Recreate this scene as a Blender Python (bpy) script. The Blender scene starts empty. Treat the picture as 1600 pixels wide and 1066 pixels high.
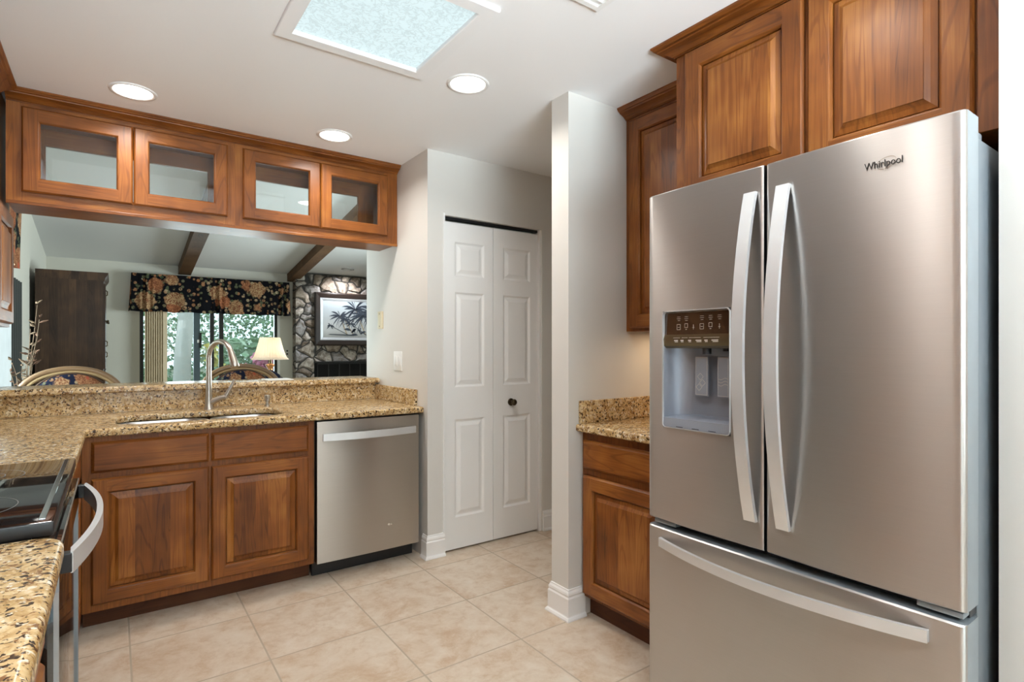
import bpy, bmesh, math, random
from mathutils import Vector, Matrix, noise as mnoise
random.seed(7)
R = math.radians
scn = bpy.context.scene
COL = scn.collection

# ---------------------------------------------------------------- camera, world, exposure
CAM_H = 1.256
cd = bpy.data.cameras.new('camera')
cam = bpy.data.objects.new('camera', cd)
COL.objects.link(cam)
cam.location = (0, 0, CAM_H)
cam.rotation_euler = (R(90), 0, R(-35.6))
cd.sensor_width = 36.0
cd.lens = 870.0 / 1600.0 * 36.0
cd.shift_y = (543.5 - 533.0) / 1600.0
cd.clip_start = 0.02
cd.clip_end = 200
scn.camera = cam

scn.view_settings.view_transform = 'Standard'
scn.view_settings.look = 'None'
scn.view_settings.gamma = 1.0
scn.view_settings.use_curve_mapping = False
scn.view_settings.exposure = 0.27

world = bpy.data.worlds.new('world')
scn.world = world
world.use_nodes = True
bg = world.node_tree.nodes['Background']
bg.inputs[0].default_value = (0.80, 0.92, 1.0, 1)
bg.inputs[1].default_value = 1.7

scn.cycles.max_bounces = 9
scn.cycles.diffuse_bounces = 5
scn.cycles.glossy_bounces = 5
scn.cycles.transmission_bounces = 6
scn.cycles.transparent_max_bounces = 12
scn.cycles.sample_clamp_indirect = 6.0
scn.cycles.caustics_reflective = False
scn.cycles.caustics_refractive = False


def area(name, loc, rot, sx, sy, power, color, spread=180):
    l = bpy.data.lights.new(name, 'AREA')
    l.shape = 'RECTANGLE'
    l.size, l.size_y = sx, sy
    l.spread = R(spread)
    l.energy = power
    l.color = color
    o = bpy.data.objects.new(name, l)
    COL.objects.link(o)
    o.location = loc
    o.rotation_euler = rot
    return o


# fill at the added unseen windows; daylight at the dining window and sliding door
area('added_rear_fill', (0.35, -2.74, 1.15), (R(146), 0, 0), 1.9, 1.9, 290, (0.85, 0.935, 1.0), 110)  # unseen helper lamp, tilted up to brighten the ceiling
area('added_left_rear_fill', (-0.85, -1.5, 1.5), (0, R(-132), 0), 1.1, 1.5, 16, (0.88, 0.95, 1.0), 130)  # unseen helper lamp that lifts the right wall and refrigerator
area('daylight_dining_window', (-0.86, 4.98, 1.2), (0, R(-90), 0), 1.6, 1.4, 200, (0.95, 0.97, 1.0))
area('daylight_sliding_door', (1.22, 9.85, 1.1), (R(-90), 0, 0), 1.7, 1.9, 60, (0.86, 0.95, 1.0))
area('added_dining_fill', (5.14, 6.4, 1.5), (0, R(90), 0), 1.4, 2.2, 280, (0.97, 0.98, 1.0))  # unseen helper lamp, added to brighten the dining room
CAN_POWER = 5.7

# ---------------------------------------------------------------- material helpers
class NT:
    def __init__(s, name):
        m = bpy.data.materials.new(name)
        m.use_nodes = True
        s.m = m
        s.t = m.node_tree
        s.p = s.t.nodes['Principled BSDF']
        s.out = s.t.nodes['Material Output']

    def n(s, typ, **kw):
        nd = s.t.nodes.new(typ)
        for k, v in kw.items():
            setattr(nd, k, v)
        return nd

    def l(s, a, b):
        s.t.links.new(a, b)

    def val(s, sock, v):
        if hasattr(v, 'is_linked') or isinstance(v, bpy.types.NodeSocket):
            s.l(v, sock)
        else:
            sock.default_value = v

    def math(s, op, a, b=None, c=None):
        nd = s.n('ShaderNodeMath', operation=op)
        s.val(nd.inputs[0], a)
        if b is not None: s.val(nd.inputs[1], b)
        if c is not None: s.val(nd.inputs[2], c)
        return nd.outputs[0]

    def vmath(s, op, a, b):
        nd = s.n('ShaderNodeVectorMath', operation=op)
        s.val(nd.inputs[0], a)
        s.val(nd.inputs[1], b)
        return nd.outputs[0]

    def obj(s):
        return s.n('ShaderNodeTexCoord').outputs['Object']

    def rnd(s):
        return s.n('ShaderNodeObjectInfo').outputs['Random']

    def noise(s, vec, scale, detail=3, rough=.5, dist=0.0):
        nd = s.n('ShaderNodeTexNoise')
        s.l(vec, nd.inputs['Vector'])
        nd.inputs['Scale'].default_value = scale
        nd.inputs['Detail'].default_value = detail
        nd.inputs['Roughness'].default_value = rough
        nd.inputs['Distortion'].default_value = dist
        return nd.outputs['Fac']

    def vor(s, vec, scale, feature='F1', out='Distance', rand=1.0):
        nd = s.n('ShaderNodeTexVoronoi', feature=feature)
        s.l(vec, nd.inputs['Vector'])
        nd.inputs['Scale'].default_value = scale
        nd.inputs['Randomness'].default_value = rand
        return nd.outputs[out]

    def ramp(s, fac, stops, interp='LINEAR'):
        nd = s.n('ShaderNodeValToRGB')
        nd.color_ramp.interpolation = interp
        el = nd.color_ramp.elements
        while len(el) < len(stops): el.new(0.5)
        for e, (p, c) in zip(el, stops):
            e.position = p
            e.color = (*c, 1) if len(c) == 3 else c
        s.l(fac, nd.inputs[0])
        return nd.outputs[0]

    def mix(s, f, a, b, blend='MIX'):
        nd = s.n('ShaderNodeMix', data_type='RGBA', blend_type=blend)
        s.val(nd.inputs[0], f)
        for i, v in ((6, a), (7, b)):
            if isinstance(v, tuple): nd.inputs[i].default_value = (*v, 1) if len(v) == 3 else v
            else: s.l(v, nd.inputs[i])
        return nd.outputs[2]

    def step(s, v, lo, hi):
        nd = s.n('ShaderNodeMapRange')
        s.l(v, nd.inputs[0])
        nd.inputs[1].default_value = lo
        nd.inputs[2].default_value = hi
        return nd.outputs[0]

    def bump(s, h, strength=.2, dist=.002):
        b = s.n('ShaderNodeBump')
        b.inputs['Strength'].default_value = strength
        b.inputs['Distance'].default_value = dist
        s.l(h, b.inputs['Height'])
        s.l(b.outputs[0], s.p.inputs['Normal'])

    def set(s, **kw):
        for k, v in kw.items():
            k = k.replace('_', ' ')
            i = s.p.inputs[k]
            if isinstance(v, bpy.types.NodeSocket): s.l(v, i)
            elif isinstance(v, tuple) and len(v) == 3: i.default_value = (*v, 1)
            else: i.default_value = v
        return s


def flat(name, col, rough=.5, metal=0.0, **kw):
    a = NT(name)
    v = a.obj()
    n = a.noise(v, 9, 3)
    c = a.mix(a.step(n, .2, .8), tuple(x * .94 for x in col), tuple(min(1, x * 1.05) for x in col))
    a.set(Base_Color=c, Roughness=rough, Metallic=metal, **kw)
    return a.m


def emit(name, col, strength, base=(.9, .9, .9)):
    a = NT(name)
    a.set(Base_Color=base, Emission_Color=col, Emission_Strength=strength, Roughness=.5)
    return a.m


def paint(name, col, rough=.55, bump=.06):
    a = NT(name)
    v = a.obj()
    n = a.noise(v, 220, 2)
    n2 = a.noise(v, 1.3, 2)
    c = a.mix(n2, tuple(x * .975 for x in col), tuple(min(1, x * 1.02) for x in col))
    a.set(Base_Color=c, Roughness=rough)
    a.bump(n, bump, .001)
    return a.m


def wood(name, grain, stave=None, dark=(.080, .022, .0045), mid=(.215, .066, .0105), light=(.43, .175, .038), rough=.40, coat=.22):
    """Stained cherry. grain = axis index of the grain, stave = axis index across which boards are glued up."""
    a = NT(name)
    v = a.obj()
    rd = a.rnd()
    off = a.n('ShaderNodeCombineXYZ')
    a.l(a.math('MULTIPLY', rd, 37.0), off.inputs[0])
    a.l(a.math('MULTIPLY', rd, 91.0), off.inputs[1])
    a.l(a.math('MULTIPLY', rd, 53.0), off.inputs[2])
    v2 = a.vmath('ADD', v, off.outputs[0])
    tone = None
    if stave is not None:
        sep = a.n('ShaderNodeSeparateXYZ')
        a.l(v2, sep.inputs[0])
        x = sep.outputs[stave]
        cell = a.math('FLOOR', a.math('DIVIDE', a.math('ADD', x, a.math('MULTIPLY', a.math('SINE', a.math('MULTIPLY', x, 31.0)), .012)), .078))
        wn = a.n('ShaderNodeTexWhiteNoise', noise_dimensions='1D')
        a.l(cell, wn.inputs['W'])
        tone = wn.outputs['Value']
        shift = a.n('ShaderNodeCombineXYZ')
        a.l(a.math('MULTIPLY', tone, 5.0), shift.inputs[grain])
        a.l(a.math('MULTIPLY', tone, 3.0), shift.inputs[stave])
        v2 = a.vmath('ADD', v2, shift.outputs[0])
    mp = a.n('ShaderNodeMapping')
    sc = [9.0, 9.0, 9.0]
    sc[grain] = .9
    mp.inputs['Scale'].default_value = sc
    a.l(v2, mp.inputs[0])
    mv = mp.outputs[0]
    big = a.noise(mv, .85, 2, .5, .6)
    rings = a.math('SINE', a.math('MULTIPLY', big, 84.0))
    mp2 = a.n('ShaderNodeMapping')
    sc2 = [120.0, 120.0, 120.0]
    sc2[grain] = 4.0
    mp2.inputs['Scale'].default_value = sc2
    a.l(v2, mp2.inputs[0])
    fine = a.noise(mp2.outputs[0], 1.0, 3, .6)
    blotch = a.noise(v2, 5, 2)
    f = a.math('ADD', a.math('MULTIPLY', a.step(rings, .72, 1.0), -.12), a.math('MULTIPLY', fine, .38))
    f = a.math('ADD', f, a.math('MULTIPLY', blotch, .62))
    if tone is not None:
        f = a.math('ADD', f, a.math('MULTIPLY_ADD', tone, .34, -.17))
    f = a.math('ADD', f, a.math('MULTIPLY_ADD', rd, .12, -.06))
    c = a.ramp(f, [(.18, dark), (.5, mid), (.85, light)])
    a.set(Base_Color=c, Roughness=rough, Specular_IOR_Level=.25, Coat_Weight=coat, Coat_Roughness=.30)
    a.bump(fine, .05, .001)
    return a.m


M = {}
M['wall'] = paint('warm_white_wall_paint', (.69, .67, .63))
M['wallcool'] = paint('dining_wall_paint', (.62, .60, .53))
M['ceil'] = paint('ceiling_paint', (.92, .92, .925), .7)
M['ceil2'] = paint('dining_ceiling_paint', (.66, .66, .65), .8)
M['trim'] = paint('white_trim_gloss', (.88, .875, .86), .32, .01)
M['door'] = paint('white_door_paint', (.88, .875, .86), .38, .02)
for ax, i in (('x', 0), ('y', 1), ('z', 2)):
    M['w' + ax] = wood('cherry_grain_' + ax, i)
M['px'] = wood('cherry_panel_x', 2, 0)
M['py'] = wood('cherry_panel_y', 2, 1)
M['wdark'] = wood('cherry_shadow_kick', 0, None, (.05, .016, .006), (.09, .03, .011), (.13, .045, .016), .45, 0)  # toe kick boards in a darker cherry tone
M['wdarky'] = wood('cherry_dark_kick_y', 1, None, (.05, .016, .006), (.09, .03, .011), (.13, .045, .016), .45, 0)
WAL = ((.022, .011, .006), (.055, .028, .015), (.115, .06, .03))
M['walnut'] = wood('dark_walnut', 2, 0, *WAL, .4, .1)
M['walnuty'] = wood('dark_walnut_front', 2, 1, *WAL, .4, .1)
M['beam'] = wood('stained_beam', 1, None, (.035, .016, .006), (.10, .05, .022), (.17, .09, .04), .6, 0)


def granite():
    a = NT('golden_granite')
    v = a.obj()
    n1 = a.noise(v, 31, 4, .65, .8)
    base = a.ramp(n1, [(.30, (.24, .125, .045)), (.44, (.48, .31, .13)), (.56, (.62, .45, .235)), (.72, (.76, .65, .46))])
    sp1 = a.step(a.noise(v, 76, 3, .6, .5),   .565, .615)
    c = a.mix(sp1, base, (.20, .095, .035))
    sp2 = a.step(a.noise(a.vmath('ADD', v, (3.1, 7.7, 1.9)), 98, 2, .5, .4), .582, .622)
    c = a.mix(sp2, c, (.045, .024, .012))
    sp3 = a.step(a.noise(a.vmath('ADD', v, (9.4, 2.2, 5.5)), 66, 3, .6, .6), .60, .66)
    c = a.mix(sp3, c, (.78, .70, .55))
    a.set(Base_Color=c, Roughness=.21, Specular_IOR_Level=.40)
    return a.m


M['granite'] = granite()


def tile():
    a = NT('beige_floor_tile')
    v = a.obj()
    sep = a.n('ShaderNodeSeparateXYZ')
    a.l(v, sep.inputs[0])
    S = .4575
    fx = a.math('DIVIDE', a.math('SUBTRACT', sep.outputs[0], .0565 - 10 * S), S)
    fy = a.math('DIVIDE', a.math('SUBTRACT', sep.outputs[1], 2.3865 - 10 * S), S)
    def edge(f):
        fr = a.math('FRACT', f)
        return a.math('MULTIPLY', a.math('MINIMUM', fr, a.math('SUBTRACT', 1.0, fr)), S)
    d = a.math('MINIMUM', edge(fx), edge(fy))
    cid = a.n('ShaderNodeCombineXYZ')
    a.l(a.math('FLOOR', fx), cid.inputs[0])
    a.l(a.math('FLOOR', fy), cid.inputs[1])
    wn = a.n('ShaderNodeTexWhiteNoise', noise_dimensions='3D')
    a.l(cid.outputs[0], wn.inputs['Vector'])
    v2 = a.vmath('ADD', v, a.vmath('SCALE', wn.outputs['Color'], (0, 0, 0)))
    sc = a.n('ShaderNodeVectorMath', operation='SCALE')
    a.l(wn.outputs['Color'], sc.inputs[0])
    sc.inputs['Scale'].default_value = 9.0
    v2 = a.vmath('ADD', v, sc.outputs[0])
    n1 = a.noise(v2, 3.6, 6, .68, .7)
    n2 = a.noise(v2, 14, 5, .7, .3)
    base = a.ramp(n1, [(.30, (.45, .31, .20)), (.45, (.56, .45, .34)), (.62, (.62, .53, .425))])
    c = a.mix(a.math('MULTIPLY', a.step(n2, .50, .70), .62), base, (.42, .27, .16))
    c = a.mix(a.math('MULTIPLY', a.step(n2, .47, .32), .55), c, (.66, .59, .50))
    c = a.mix(a.math('MULTIPLY_ADD', wn.outputs['Value'], .10, 0.0), c, (.48, .33, .2))
    g = a.step(d, .0026, .0042)
    c = a.mix(g, (.40, .33, .25), c)
    a.set(Base_Color=c, Roughness=a.math('MULTIPLY_ADD', g, -.35, .8))
    h = a.math('ADD', a.math('MULTIPLY', a.step(d, .002, .007), 1.0), a.math('MULTIPLY', n2, .25))
    a.bump(h, .3, .0025)
    return a.m


M['tile'] = tile()


def steel(name, col, rough, aniso=.75, rot=0.0, brush=True, axis='Z'):
    a = NT(name)
    tg = a.n('ShaderNodeTangent', direction_type='RADIAL', axis=axis)
    v = a.obj()
    mp = a.n('ShaderNodeMapping')
    mp.inputs['Scale'].default_value = (6, 6, 700)
    a.l(v, mp.inputs[0])
    n = a.noise(mp.outputs[0], 1.0, 2)
    c = a.mix(n, tuple(x * .96 for x in col), tuple(min(1, x * 1.04) for x in col))
    a.set(Base_Color=c, Metallic=1.0, Roughness=rough, Anisotropic=aniso, Anisotropic_Rotation=rot)
    a.l(tg.outputs[0], a.p.inputs['Tangent'])
    return a.m


M['steel'] = steel('brushed_stainless', (.56, .54, .52), .34, .9, .25)
M['steel_dw'] = steel('brushed_stainless_warm', (.55, .52, .48), .34, .9, .25)
M['handle'] = flat('satin_handle_steel', (.78, .79, .80), .38, .65)
M['nickel'] = flat('brushed_nickel', (.50, .455, .40), .34, 1.0)
M['sinksteel'] = flat('sink_steel', (.50, .49, .48), .30, 1.0)
M['fridgeside'] = flat('grey_textured_fridge_side', (.22, .25, .275), .42, .5)
M['edge'] = flat('light_grey_door_edge', (.30, .335, .36), .38, .3)
M['dispgrey'] = flat('blue_grey_dispenser_plastic', (.31, .335, .39), .3, .35)
M['dispdark'] = flat('dark_gasket', (.012, .013, .016), .5)
M['black'] = flat('black_plastic', (.010, .010, .011), .35)
M['blackgloss'] = flat('black_glass', (.006, .006, .007), .05)
M['ovenglass'] = flat('dark_oven_glass', (.012, .010, .009), .03, 0.0, Specular_IOR_Level=.9)
M['panelgloss'] = flat('bronze_gloss_panel', (.035, .018, .009), .07, 0.0, Specular_IOR_Level=.8)
M['panelbrass'] = flat('bronze_gloss_lip', (.16, .12, .065), .22, .7)
M['icon'] = flat('pale_print', (.60, .57, .52), .5)
M['ring'] = flat('burner_ring_print', (.16, .16, .16), .3)
M['chrome'] = flat('polished_chrome', (.75, .75, .76), .12, 1.0)
M['logo'] = flat('dark_logo_metal', (.045, .042, .04), .3, .6)
M['logogold'] = flat('pale_gold_swoosh', (.36, .31, .24), .3, .8)
M['bronze'] = flat('antique_bronze', (.10, .075, .045), .3, 1.0)
M['plastic'] = flat('white_switch_plastic', (.80, .79, .77), .3)
M['cream'] = flat('cream_plate_plastic', (.68, .60, .42), .4)
M['frame_dark'] = flat('dark_bronze_aluminium', (.018, .017, .016), .4, .3)
M['frame_grey'] = flat('blue_grey_screen_frame', (.07, .10, .115), .45, .2)
M['blinds'] = flat('beige_vertical_blind', (.48, .38, .25), .7)
M['blindsw'] = flat('pale_grey_blind', (.52, .54, .54), .7)
M['carpet'] = flat('beige_carpet', (.42, .36, .28), .95)
M['rattan'] = flat('bent_brown_rattan', (.20, .115, .055), .35, 0.0, Coat_Weight=.3)
M['rattan2'] = flat('tan_rattan_binding', (.40, .27, .13), .45)
M['darkleg'] = flat('dark_stained_leg', (.06, .03, .015), .4)
M['paper'] = flat('white_paper', (.85, .85, .83), .7)
M['vase'] = flat('dark_blue_grey_vase', (.03, .035, .05), .3)
M['dried'] = flat('dried_tan_stem', (.11, .068, .035), .8)
M['dried2'] = flat('dried_brown_pod', (.11, .05, .024), .8)
M['dark_strip'] = flat('dark_olive_strip', (.030, .033, .030), .9)
M['copper'] = flat('copper_lamp_base', (.45, .20, .07), .3, .7)
M['foam'] = flat('grey_trim_ring', (.35, .35, .34), .5)
M['firebox'] = flat('sooty_firebox', (.006, .006, .006), .9)
M['bark'] = flat('pale_bark', (.52, .50, .46), .9)
M['ground'] = flat('garden_ground', (.16, .17, .10), .95)
M['leaf'] = flat('green_leaf', (.20, .33, .18), .6)
M['leaf2'] = flat('pale_green_leaf', (.42, .54, .38), .6)
M['pink'] = flat('pink_leaf', (.62, .22, .34), .6)
M['yellow'] = flat('yellow_leaf', (.62, .55, .14), .6)
M['canlens'] = emit('lit_downlight_lens', (1.0, .95, .88), 8.0)
M['dimlens'] = emit('lit_dining_downlight_lens', (1.0, .97, .92), 3.0)


def shade_mat():
    a = NT('pleated_cream_lampshade')
    v = a.obj()
    a.set(Base_Color=(.66, .56, .46), Roughness=.9)
    tr = a.n('ShaderNodeBsdfTranslucent')
    tr.inputs[0].default_value = (.95, .80, .62, 1)
    mx = a.n('ShaderNodeMixShader')
    mx.inputs[0].default_value = .5
    a.l(a.p.outputs[0], mx.inputs[1])
    a.l(tr.outputs[0], mx.inputs[2])
    a.l(mx.outputs[0], a.out.inputs[0])
    return a.m


M['shade'] = shade_mat()


def glass(name, tint=(.97, .98, .98), k=1.0):
    a = NT(name)
    t = a.t
    tr = a.n('ShaderNodeBsdfTransparent')
    tr.inputs[0].default_value = (*tint, 1)
    gl = a.n('ShaderNodeBsdfGlossy')
    gl.inputs['Roughness'].default_value = .01
    gl.inputs[0].default_value = (1, 1, 1, 1)
    fr = a.n('ShaderNodeFresnel')
    fr.inputs[0].default_value = 1.5
    f = a.math('MULTIPLY', fr.outputs[0], k)
    mx = a.n('ShaderNodeMixShader')
    a.l(f, mx.inputs[0])
    a.l(tr.outputs[0], mx.inputs[1])
    a.l(gl.outputs[0], mx.inputs[2])
    a.l(mx.outputs[0], a.out.inputs[0])
    return a.m


M['glass'] = glass('clear_cabinet_glass')
M['winglass'] = glass('window_glass', (.90, .97, .97))


def skylight_mat():
    a = NT('lit_pebbled_skylight_diffuser')
    v = a.obj()
    d = a.noise(v, 38, 2, .5, .9)
    d2 = a.noise(v, 3.0, 2)
    line = a.math('ABSOLUTE', a.math('SUBTRACT', d, .5))
    f = a.step(line, .0, .075)
    c = a.mix(f, (.44, .56, .58), (.60, .75, .78))
    c = a.mix(a.math('MULTIPLY', d2, .3), c, (.70, .83, .85))
    a.set(Base_Color=(.10, .11, .11), Emission_Color=c, Emission_Strength=.90, Roughness=.4)
    a.bump(d, .4, .004)
    return a.m


M['skylight'] = skylight_mat()


def floral(name, s=1.0, bgc=(.005, .005, .007)):
    a = NT(name)
    v = a.obj()
    vd = a.vmath('ADD', v, a.vmath('MULTIPLY', a.vmath('SUBTRACT', a.n('ShaderNodeTexNoise').outputs['Color'], (.5, .5, .5)), (.0, .0, .0)))
    small = a.vor(v, 17 * s)
    smallc = a.vor(v, 17 * s, 'F1', 'Color')
    sepc = a.n('ShaderNodeSeparateColor')
    a.l(smallc, sepc.inputs[0])
    leafc = a.ramp(sepc.outputs[0], [(.0, (.05, .065, .035)), (.45, (.14, .13, .075)), (.7, (.30, .13, .06)), (1.0, (.36, .30, .19))])
    c = a.mix(a.step(small, .46, .36), bgc, leafc)
    c = a.mix(a.step(a.noise(v, 40 * s, 3), .62, .56), bgc, c)
    big = a.vor(v, 3.5 * s, 'F1', 'Distance', .7)
    bigc = a.vor(v, 3.5 * s, 'F1', 'Color', .7)
    sepb = a.n('ShaderNodeSeparateColor')
    a.l(bigc, sepb.inputs[0])
    wob = a.noise(v, 22 * s, 3)
    bd = a.math('ADD', big, a.math('MULTIPLY', wob, .22))
    petal = a.noise(v, 30 * s, 4, .6, 2.0)
    rose = a.mix(sepb.outputs[1], (.40, .14, .06), (.50, .36, .19))
    rose = a.mix(a.step(petal, .42, .62), (.16, .05, .025), rose)
    rose2 = a.mix(a.step(bd, .22, .16), rose, (.42, .09, .05))
    c = a.mix(a.step(bd, .58, .53), c, rose2)
    a.set(Base_Color=c, Roughness=.95, Specular_IOR_Level=.12)
    return a.m


M['floral'] = floral('black_rose_floral_fabric')
M['floral2'] = floral('navy_rose_floral_upholstery', 2.0, (.010, .013, .03))


def stone():
    a = NT('grey_brown_fieldstone')
    v = a.obj()
    nz = a.n('ShaderNodeTexNoise')
    a.l(v, nz.inputs['Vector'])
    nz.inputs['Scale'].default_value = 4.0
    nz.inputs['Detail'].default_value = 2.0
    dv = a.vmath('ADD', v, a.vmath('MULTIPLY', nz.outputs['Color'], (.22, .22, .22)))
    flat2 = a.vmath('MULTIPLY', dv, (1.0, .2, 1.25))
    e = a.vor(flat2, 4.6, 'DISTANCE_TO_EDGE')
    col = a.vor(flat2, 4.6, 'F1', 'Color')
    sp = a.n('ShaderNodeSeparateColor')
    a.l(col, sp.inputs[0])
    n = a.noise(v, 16, 5, .65, .6)
    base = a.ramp(sp.outputs[0], [(0, (.24, .19, .15)), (.35, (.44, .37, .30)), (.7, (.60, .55, .49)), (1, (.34, .33, .33))])
    base = a.mix(a.step(n, .35, .7), base, (.12, .08, .055))
    m = a.step(e, .02, .06)
    c = a.mix(m, (.035, .032, .03), base)
    a.set(Base_Color=c, Roughness=.75)
    h = a.math('ADD', a.math('MULTIPLY', a.step(e, .0, .16), 1.0), a.math('MULTIPLY', n, .35))
    a.bump(h, .9, .05)
    return a.m


M['stone'] = stone()


def canvas():
    a = NT('misty_beach_canvas')
    v = a.obj()
    sep = a.n('ShaderNodeSeparateXYZ')
    a.l(v, sep.inputs[0])
    n = a.noise(v, 5, 4)
    z = a.math('ADD', sep.outputs[2], a.math('MULTIPLY_ADD', n, .14, -.07))
    c = a.ramp(a.step(z, .10, .62), [(0, (.20, .22, .23)), (.14, (.40, .41, .40)), (.3, (.52, .54, .54)), (1, (.40, .45, .48))])
    a.set(Base_Color=c, Roughness=.35)
    return a.m


M['canvas'] = canvas()
M['palm'] = flat('painted_palm_ink', (.035, .045, .065), .5)
M['palmtrunk'] = flat('painted_trunk_tan', (.40, .33, .22), .5)
M['liner'] = flat('silver_picture_liner', (.55, .57, .60), .35, .3)
M['darkframe'] = flat('dark_brown_picture_frame', (.022, .013, .010), .3)

# ---------------------------------------------------------------- mesh builder
class B:
    def __init__(s):
        s.bm = bmesh.new()

    def quad(s, pts, mi=0):
        f = s.bm.faces.new([s.bm.verts.new(p) for p in pts])
        f.material_index = mi
        return f

    def box(s, x0, x1, y0, y1, z0, z1, mi=0, bev=0.0, seg=2):
        x0, x1 = min(x0, x1), max(x0, x1)
        y0, y1 = min(y0, y1), max(y0, y1)
        z0, z1 = min(z0, z1), max(z0, z1)
        v = [s.bm.verts.new(p) for p in ((x0, y0, z0), (x1, y0, z0), (x1, y1, z0), (x0, y1, z0), (x0, y0, z1), (x1, y0, z1), (x1, y1, z1), (x0, y1, z1))]
        fs = []
        for q in ((0, 3, 2, 1), (4, 5, 6, 7), (0, 1, 5, 4), (1, 2, 6, 5), (2, 3, 7, 6), (3, 0, 4, 7)):
            f = s.bm.faces.new([v[i] for i in q])
            f.material_index = mi
            fs.append(f)
        if bev > 0:
            es = list({e for f in fs for e in f.edges})
            r = bmesh.ops.bevel(s.bm, geom=es, offset=bev, segments=seg, profile=.5, affect='EDGES', clamp_overlap=True)
            for f in r['faces']: f.material_index = mi
        return s

    def loop(s, pts):
        return [s.bm.verts.new(p) for p in pts]

    def bridge(s, a, b, mi=0, closed=True):
        n = len(a)
        for i in range(n if closed else n - 1):
            j = (i + 1) % n
            try:
                f = s.bm.faces.new((a[i], a[j], b[j], b[i]))
                f.material_index = mi
            except ValueError:
                pass

    def cap(s, a, mi=0):
        f = s.bm.faces.new(a)
        f.material_index = mi
        return f

    def rings(s, loops, mi=0, caps=(True, True), closed=True):
        L = [s.loop(p) for p in loops]
        for a, b in zip(L, L[1:]): s.bridge(a, b, mi, closed)
        if caps[0]: s.cap(L[0][::-1], mi)
        if caps[1]: s.cap(L[-1], mi)
        return s

    def tube(s, pts, r, seg=10, mi=0, caps=True, flatten=None):
        pts = [Vector(p) for p in pts]
        n = len(pts)
        rs = r if isinstance(r, (list, tuple)) else [r] * n
        t0 = (pts[1] - pts[0]).normalized()
        up = Vector((0, 0, 1)) if abs(t0.z) < .9 else Vector((0, 1, 0))
        nrm = (up - t0 * up.dot(t0)).normalized()
        loops = []
        for i in range(n):
            t = (pts[min(i + 1, n - 1)] - pts[max(i - 1, 0)]).normalized()
            nrm = (nrm - t * nrm.dot(t)).normalized()
            bn = t.cross(nrm)
            loops.append([pts[i] + (nrm * math.cos(2 * math.pi * k / seg) + bn * math.sin(2 * math.pi * k / seg)) * rs[i] for k in range(seg)])
        return s.rings(loops, mi, (caps, caps))

    def lathe(s, prof, c, seg=24, mi=0, axis='z', caps=(True, True)):
        c = Vector(c)
        loops = []
        for r, h in prof:
            lp = []
            for k in range(seg):
                a = 2 * math.pi * k / seg
                x, y = r * math.cos(a), r * math.sin(a)
                lp.append(c + (Vector((x, y, h)) if axis == 'z' else Vector((x, -h, y)) if axis == '-y' else Vector((-h, x, y)) if axis == '-x' else Vector((h, x, y))))
            loops.append(lp)
        return s.rings(loops, mi, caps)

    def prism(s, pts, axis, a0, a1, mi=0):
        """pts are 2D in the two remaining axes (in x,y,z order)."""
        def mk(p, a):
            if axis == 0: return (a, p[0], p[1])
            if axis == 1: return (p[0], a, p[1])
            return (p[0], p[1], a)
        return s.rings([[mk(p, a0) for p in pts], [mk(p, a1) for p in pts]], mi)

    def sweep(s, prof, path, mi=0, closed=False, caps=True):
        """prof = [(out, z)] ; path = [(x, y)]; out points to the right of travel. Mitred corners."""
        P = [Vector((p[0], p[1])) for p in path]
        n = len(P)
        loops = []
        for i in range(n):
            d0 = (P[i] - P[i - 1]).normalized() if (i > 0 or closed) else None
            d1 = (P[(i + 1) % n] - P[i]).normalized() if (i < n - 1 or closed) else None
            if d0 is None: d0 = d1
            if d1 is None: d1 = d0
            n0 = Vector((d0.y, -d0.x)); n1 = Vector((d1.y, -d1.x))
            m = (n0 + n1)
            m = m / max(1e-6, m.length_squared) * 2
            loops.append([(P[i].x + m.x * o, P[i].y + m.y * o, z) for o, z in prof])
        if closed: loops.append(loops[0])
        return s.rings(loops, mi, (caps and not closed, caps and not closed))

    def build(s, name, mats, parent=None, loc=None, smooth=None, label=None, norm=True, weld=True):
        bm = s.bm
        if weld: bmesh.ops.remove_doubles(bm, verts=bm.verts, dist=1e-5)
        if norm: bmesh.ops.recalc_face_normals(bm, faces=bm.faces)
        base = Vector((0, 0, 0))
        if parent is not None:
            base = Vector(parent['base_'])
        elif loc is not None:
            base = Vector(loc)
        if base.length > 0: bmesh.ops.translate(bm, verts=bm.verts, vec=-base)
        me = bpy.data.meshes.new(name)
        bm.to_mesh(me)
        bm.free()
        for m in (mats if isinstance(mats, (list, tuple)) else [mats]):
            me.materials.append(m)
        if smooth:
            me.shade_smooth()
            me.set_sharp_from_angle(angle=R(smooth))
        o = bpy.data.objects.new(name, me)
        COL.objects.link(o)
        if parent is not None:
            o.parent = parent
            o['base_'] = tuple(base)
        else:
            o.location = base
            o['base_'] = tuple(base)
        if label: o['label'] = label
        return o


def thing(name, label, cat, loc, group=None):
    o = bpy.data.objects.new(name, None)
    COL.objects.link(o)
    o.location = loc
    o.empty_display_size = .05
    o['base_'] = tuple(loc)
    o['label'] = label
    o['category'] = cat
    if group: o['group'] = group
    return o


def tag(o, label, cat, group=None):
    o['label'] = label
    o['category'] = cat
    if group: o['group'] = group
    return o


def struct(o, label=None):
    o['kind'] = 'structure'
    if label: o['label'] = label
    return o


def copy_tree(o, parent=None):
    c = o.copy()
    COL.objects.link(c)
    if parent is not None: c.parent = parent
    for ch in list(o.children): copy_tree(ch, c)
    return c


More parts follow.
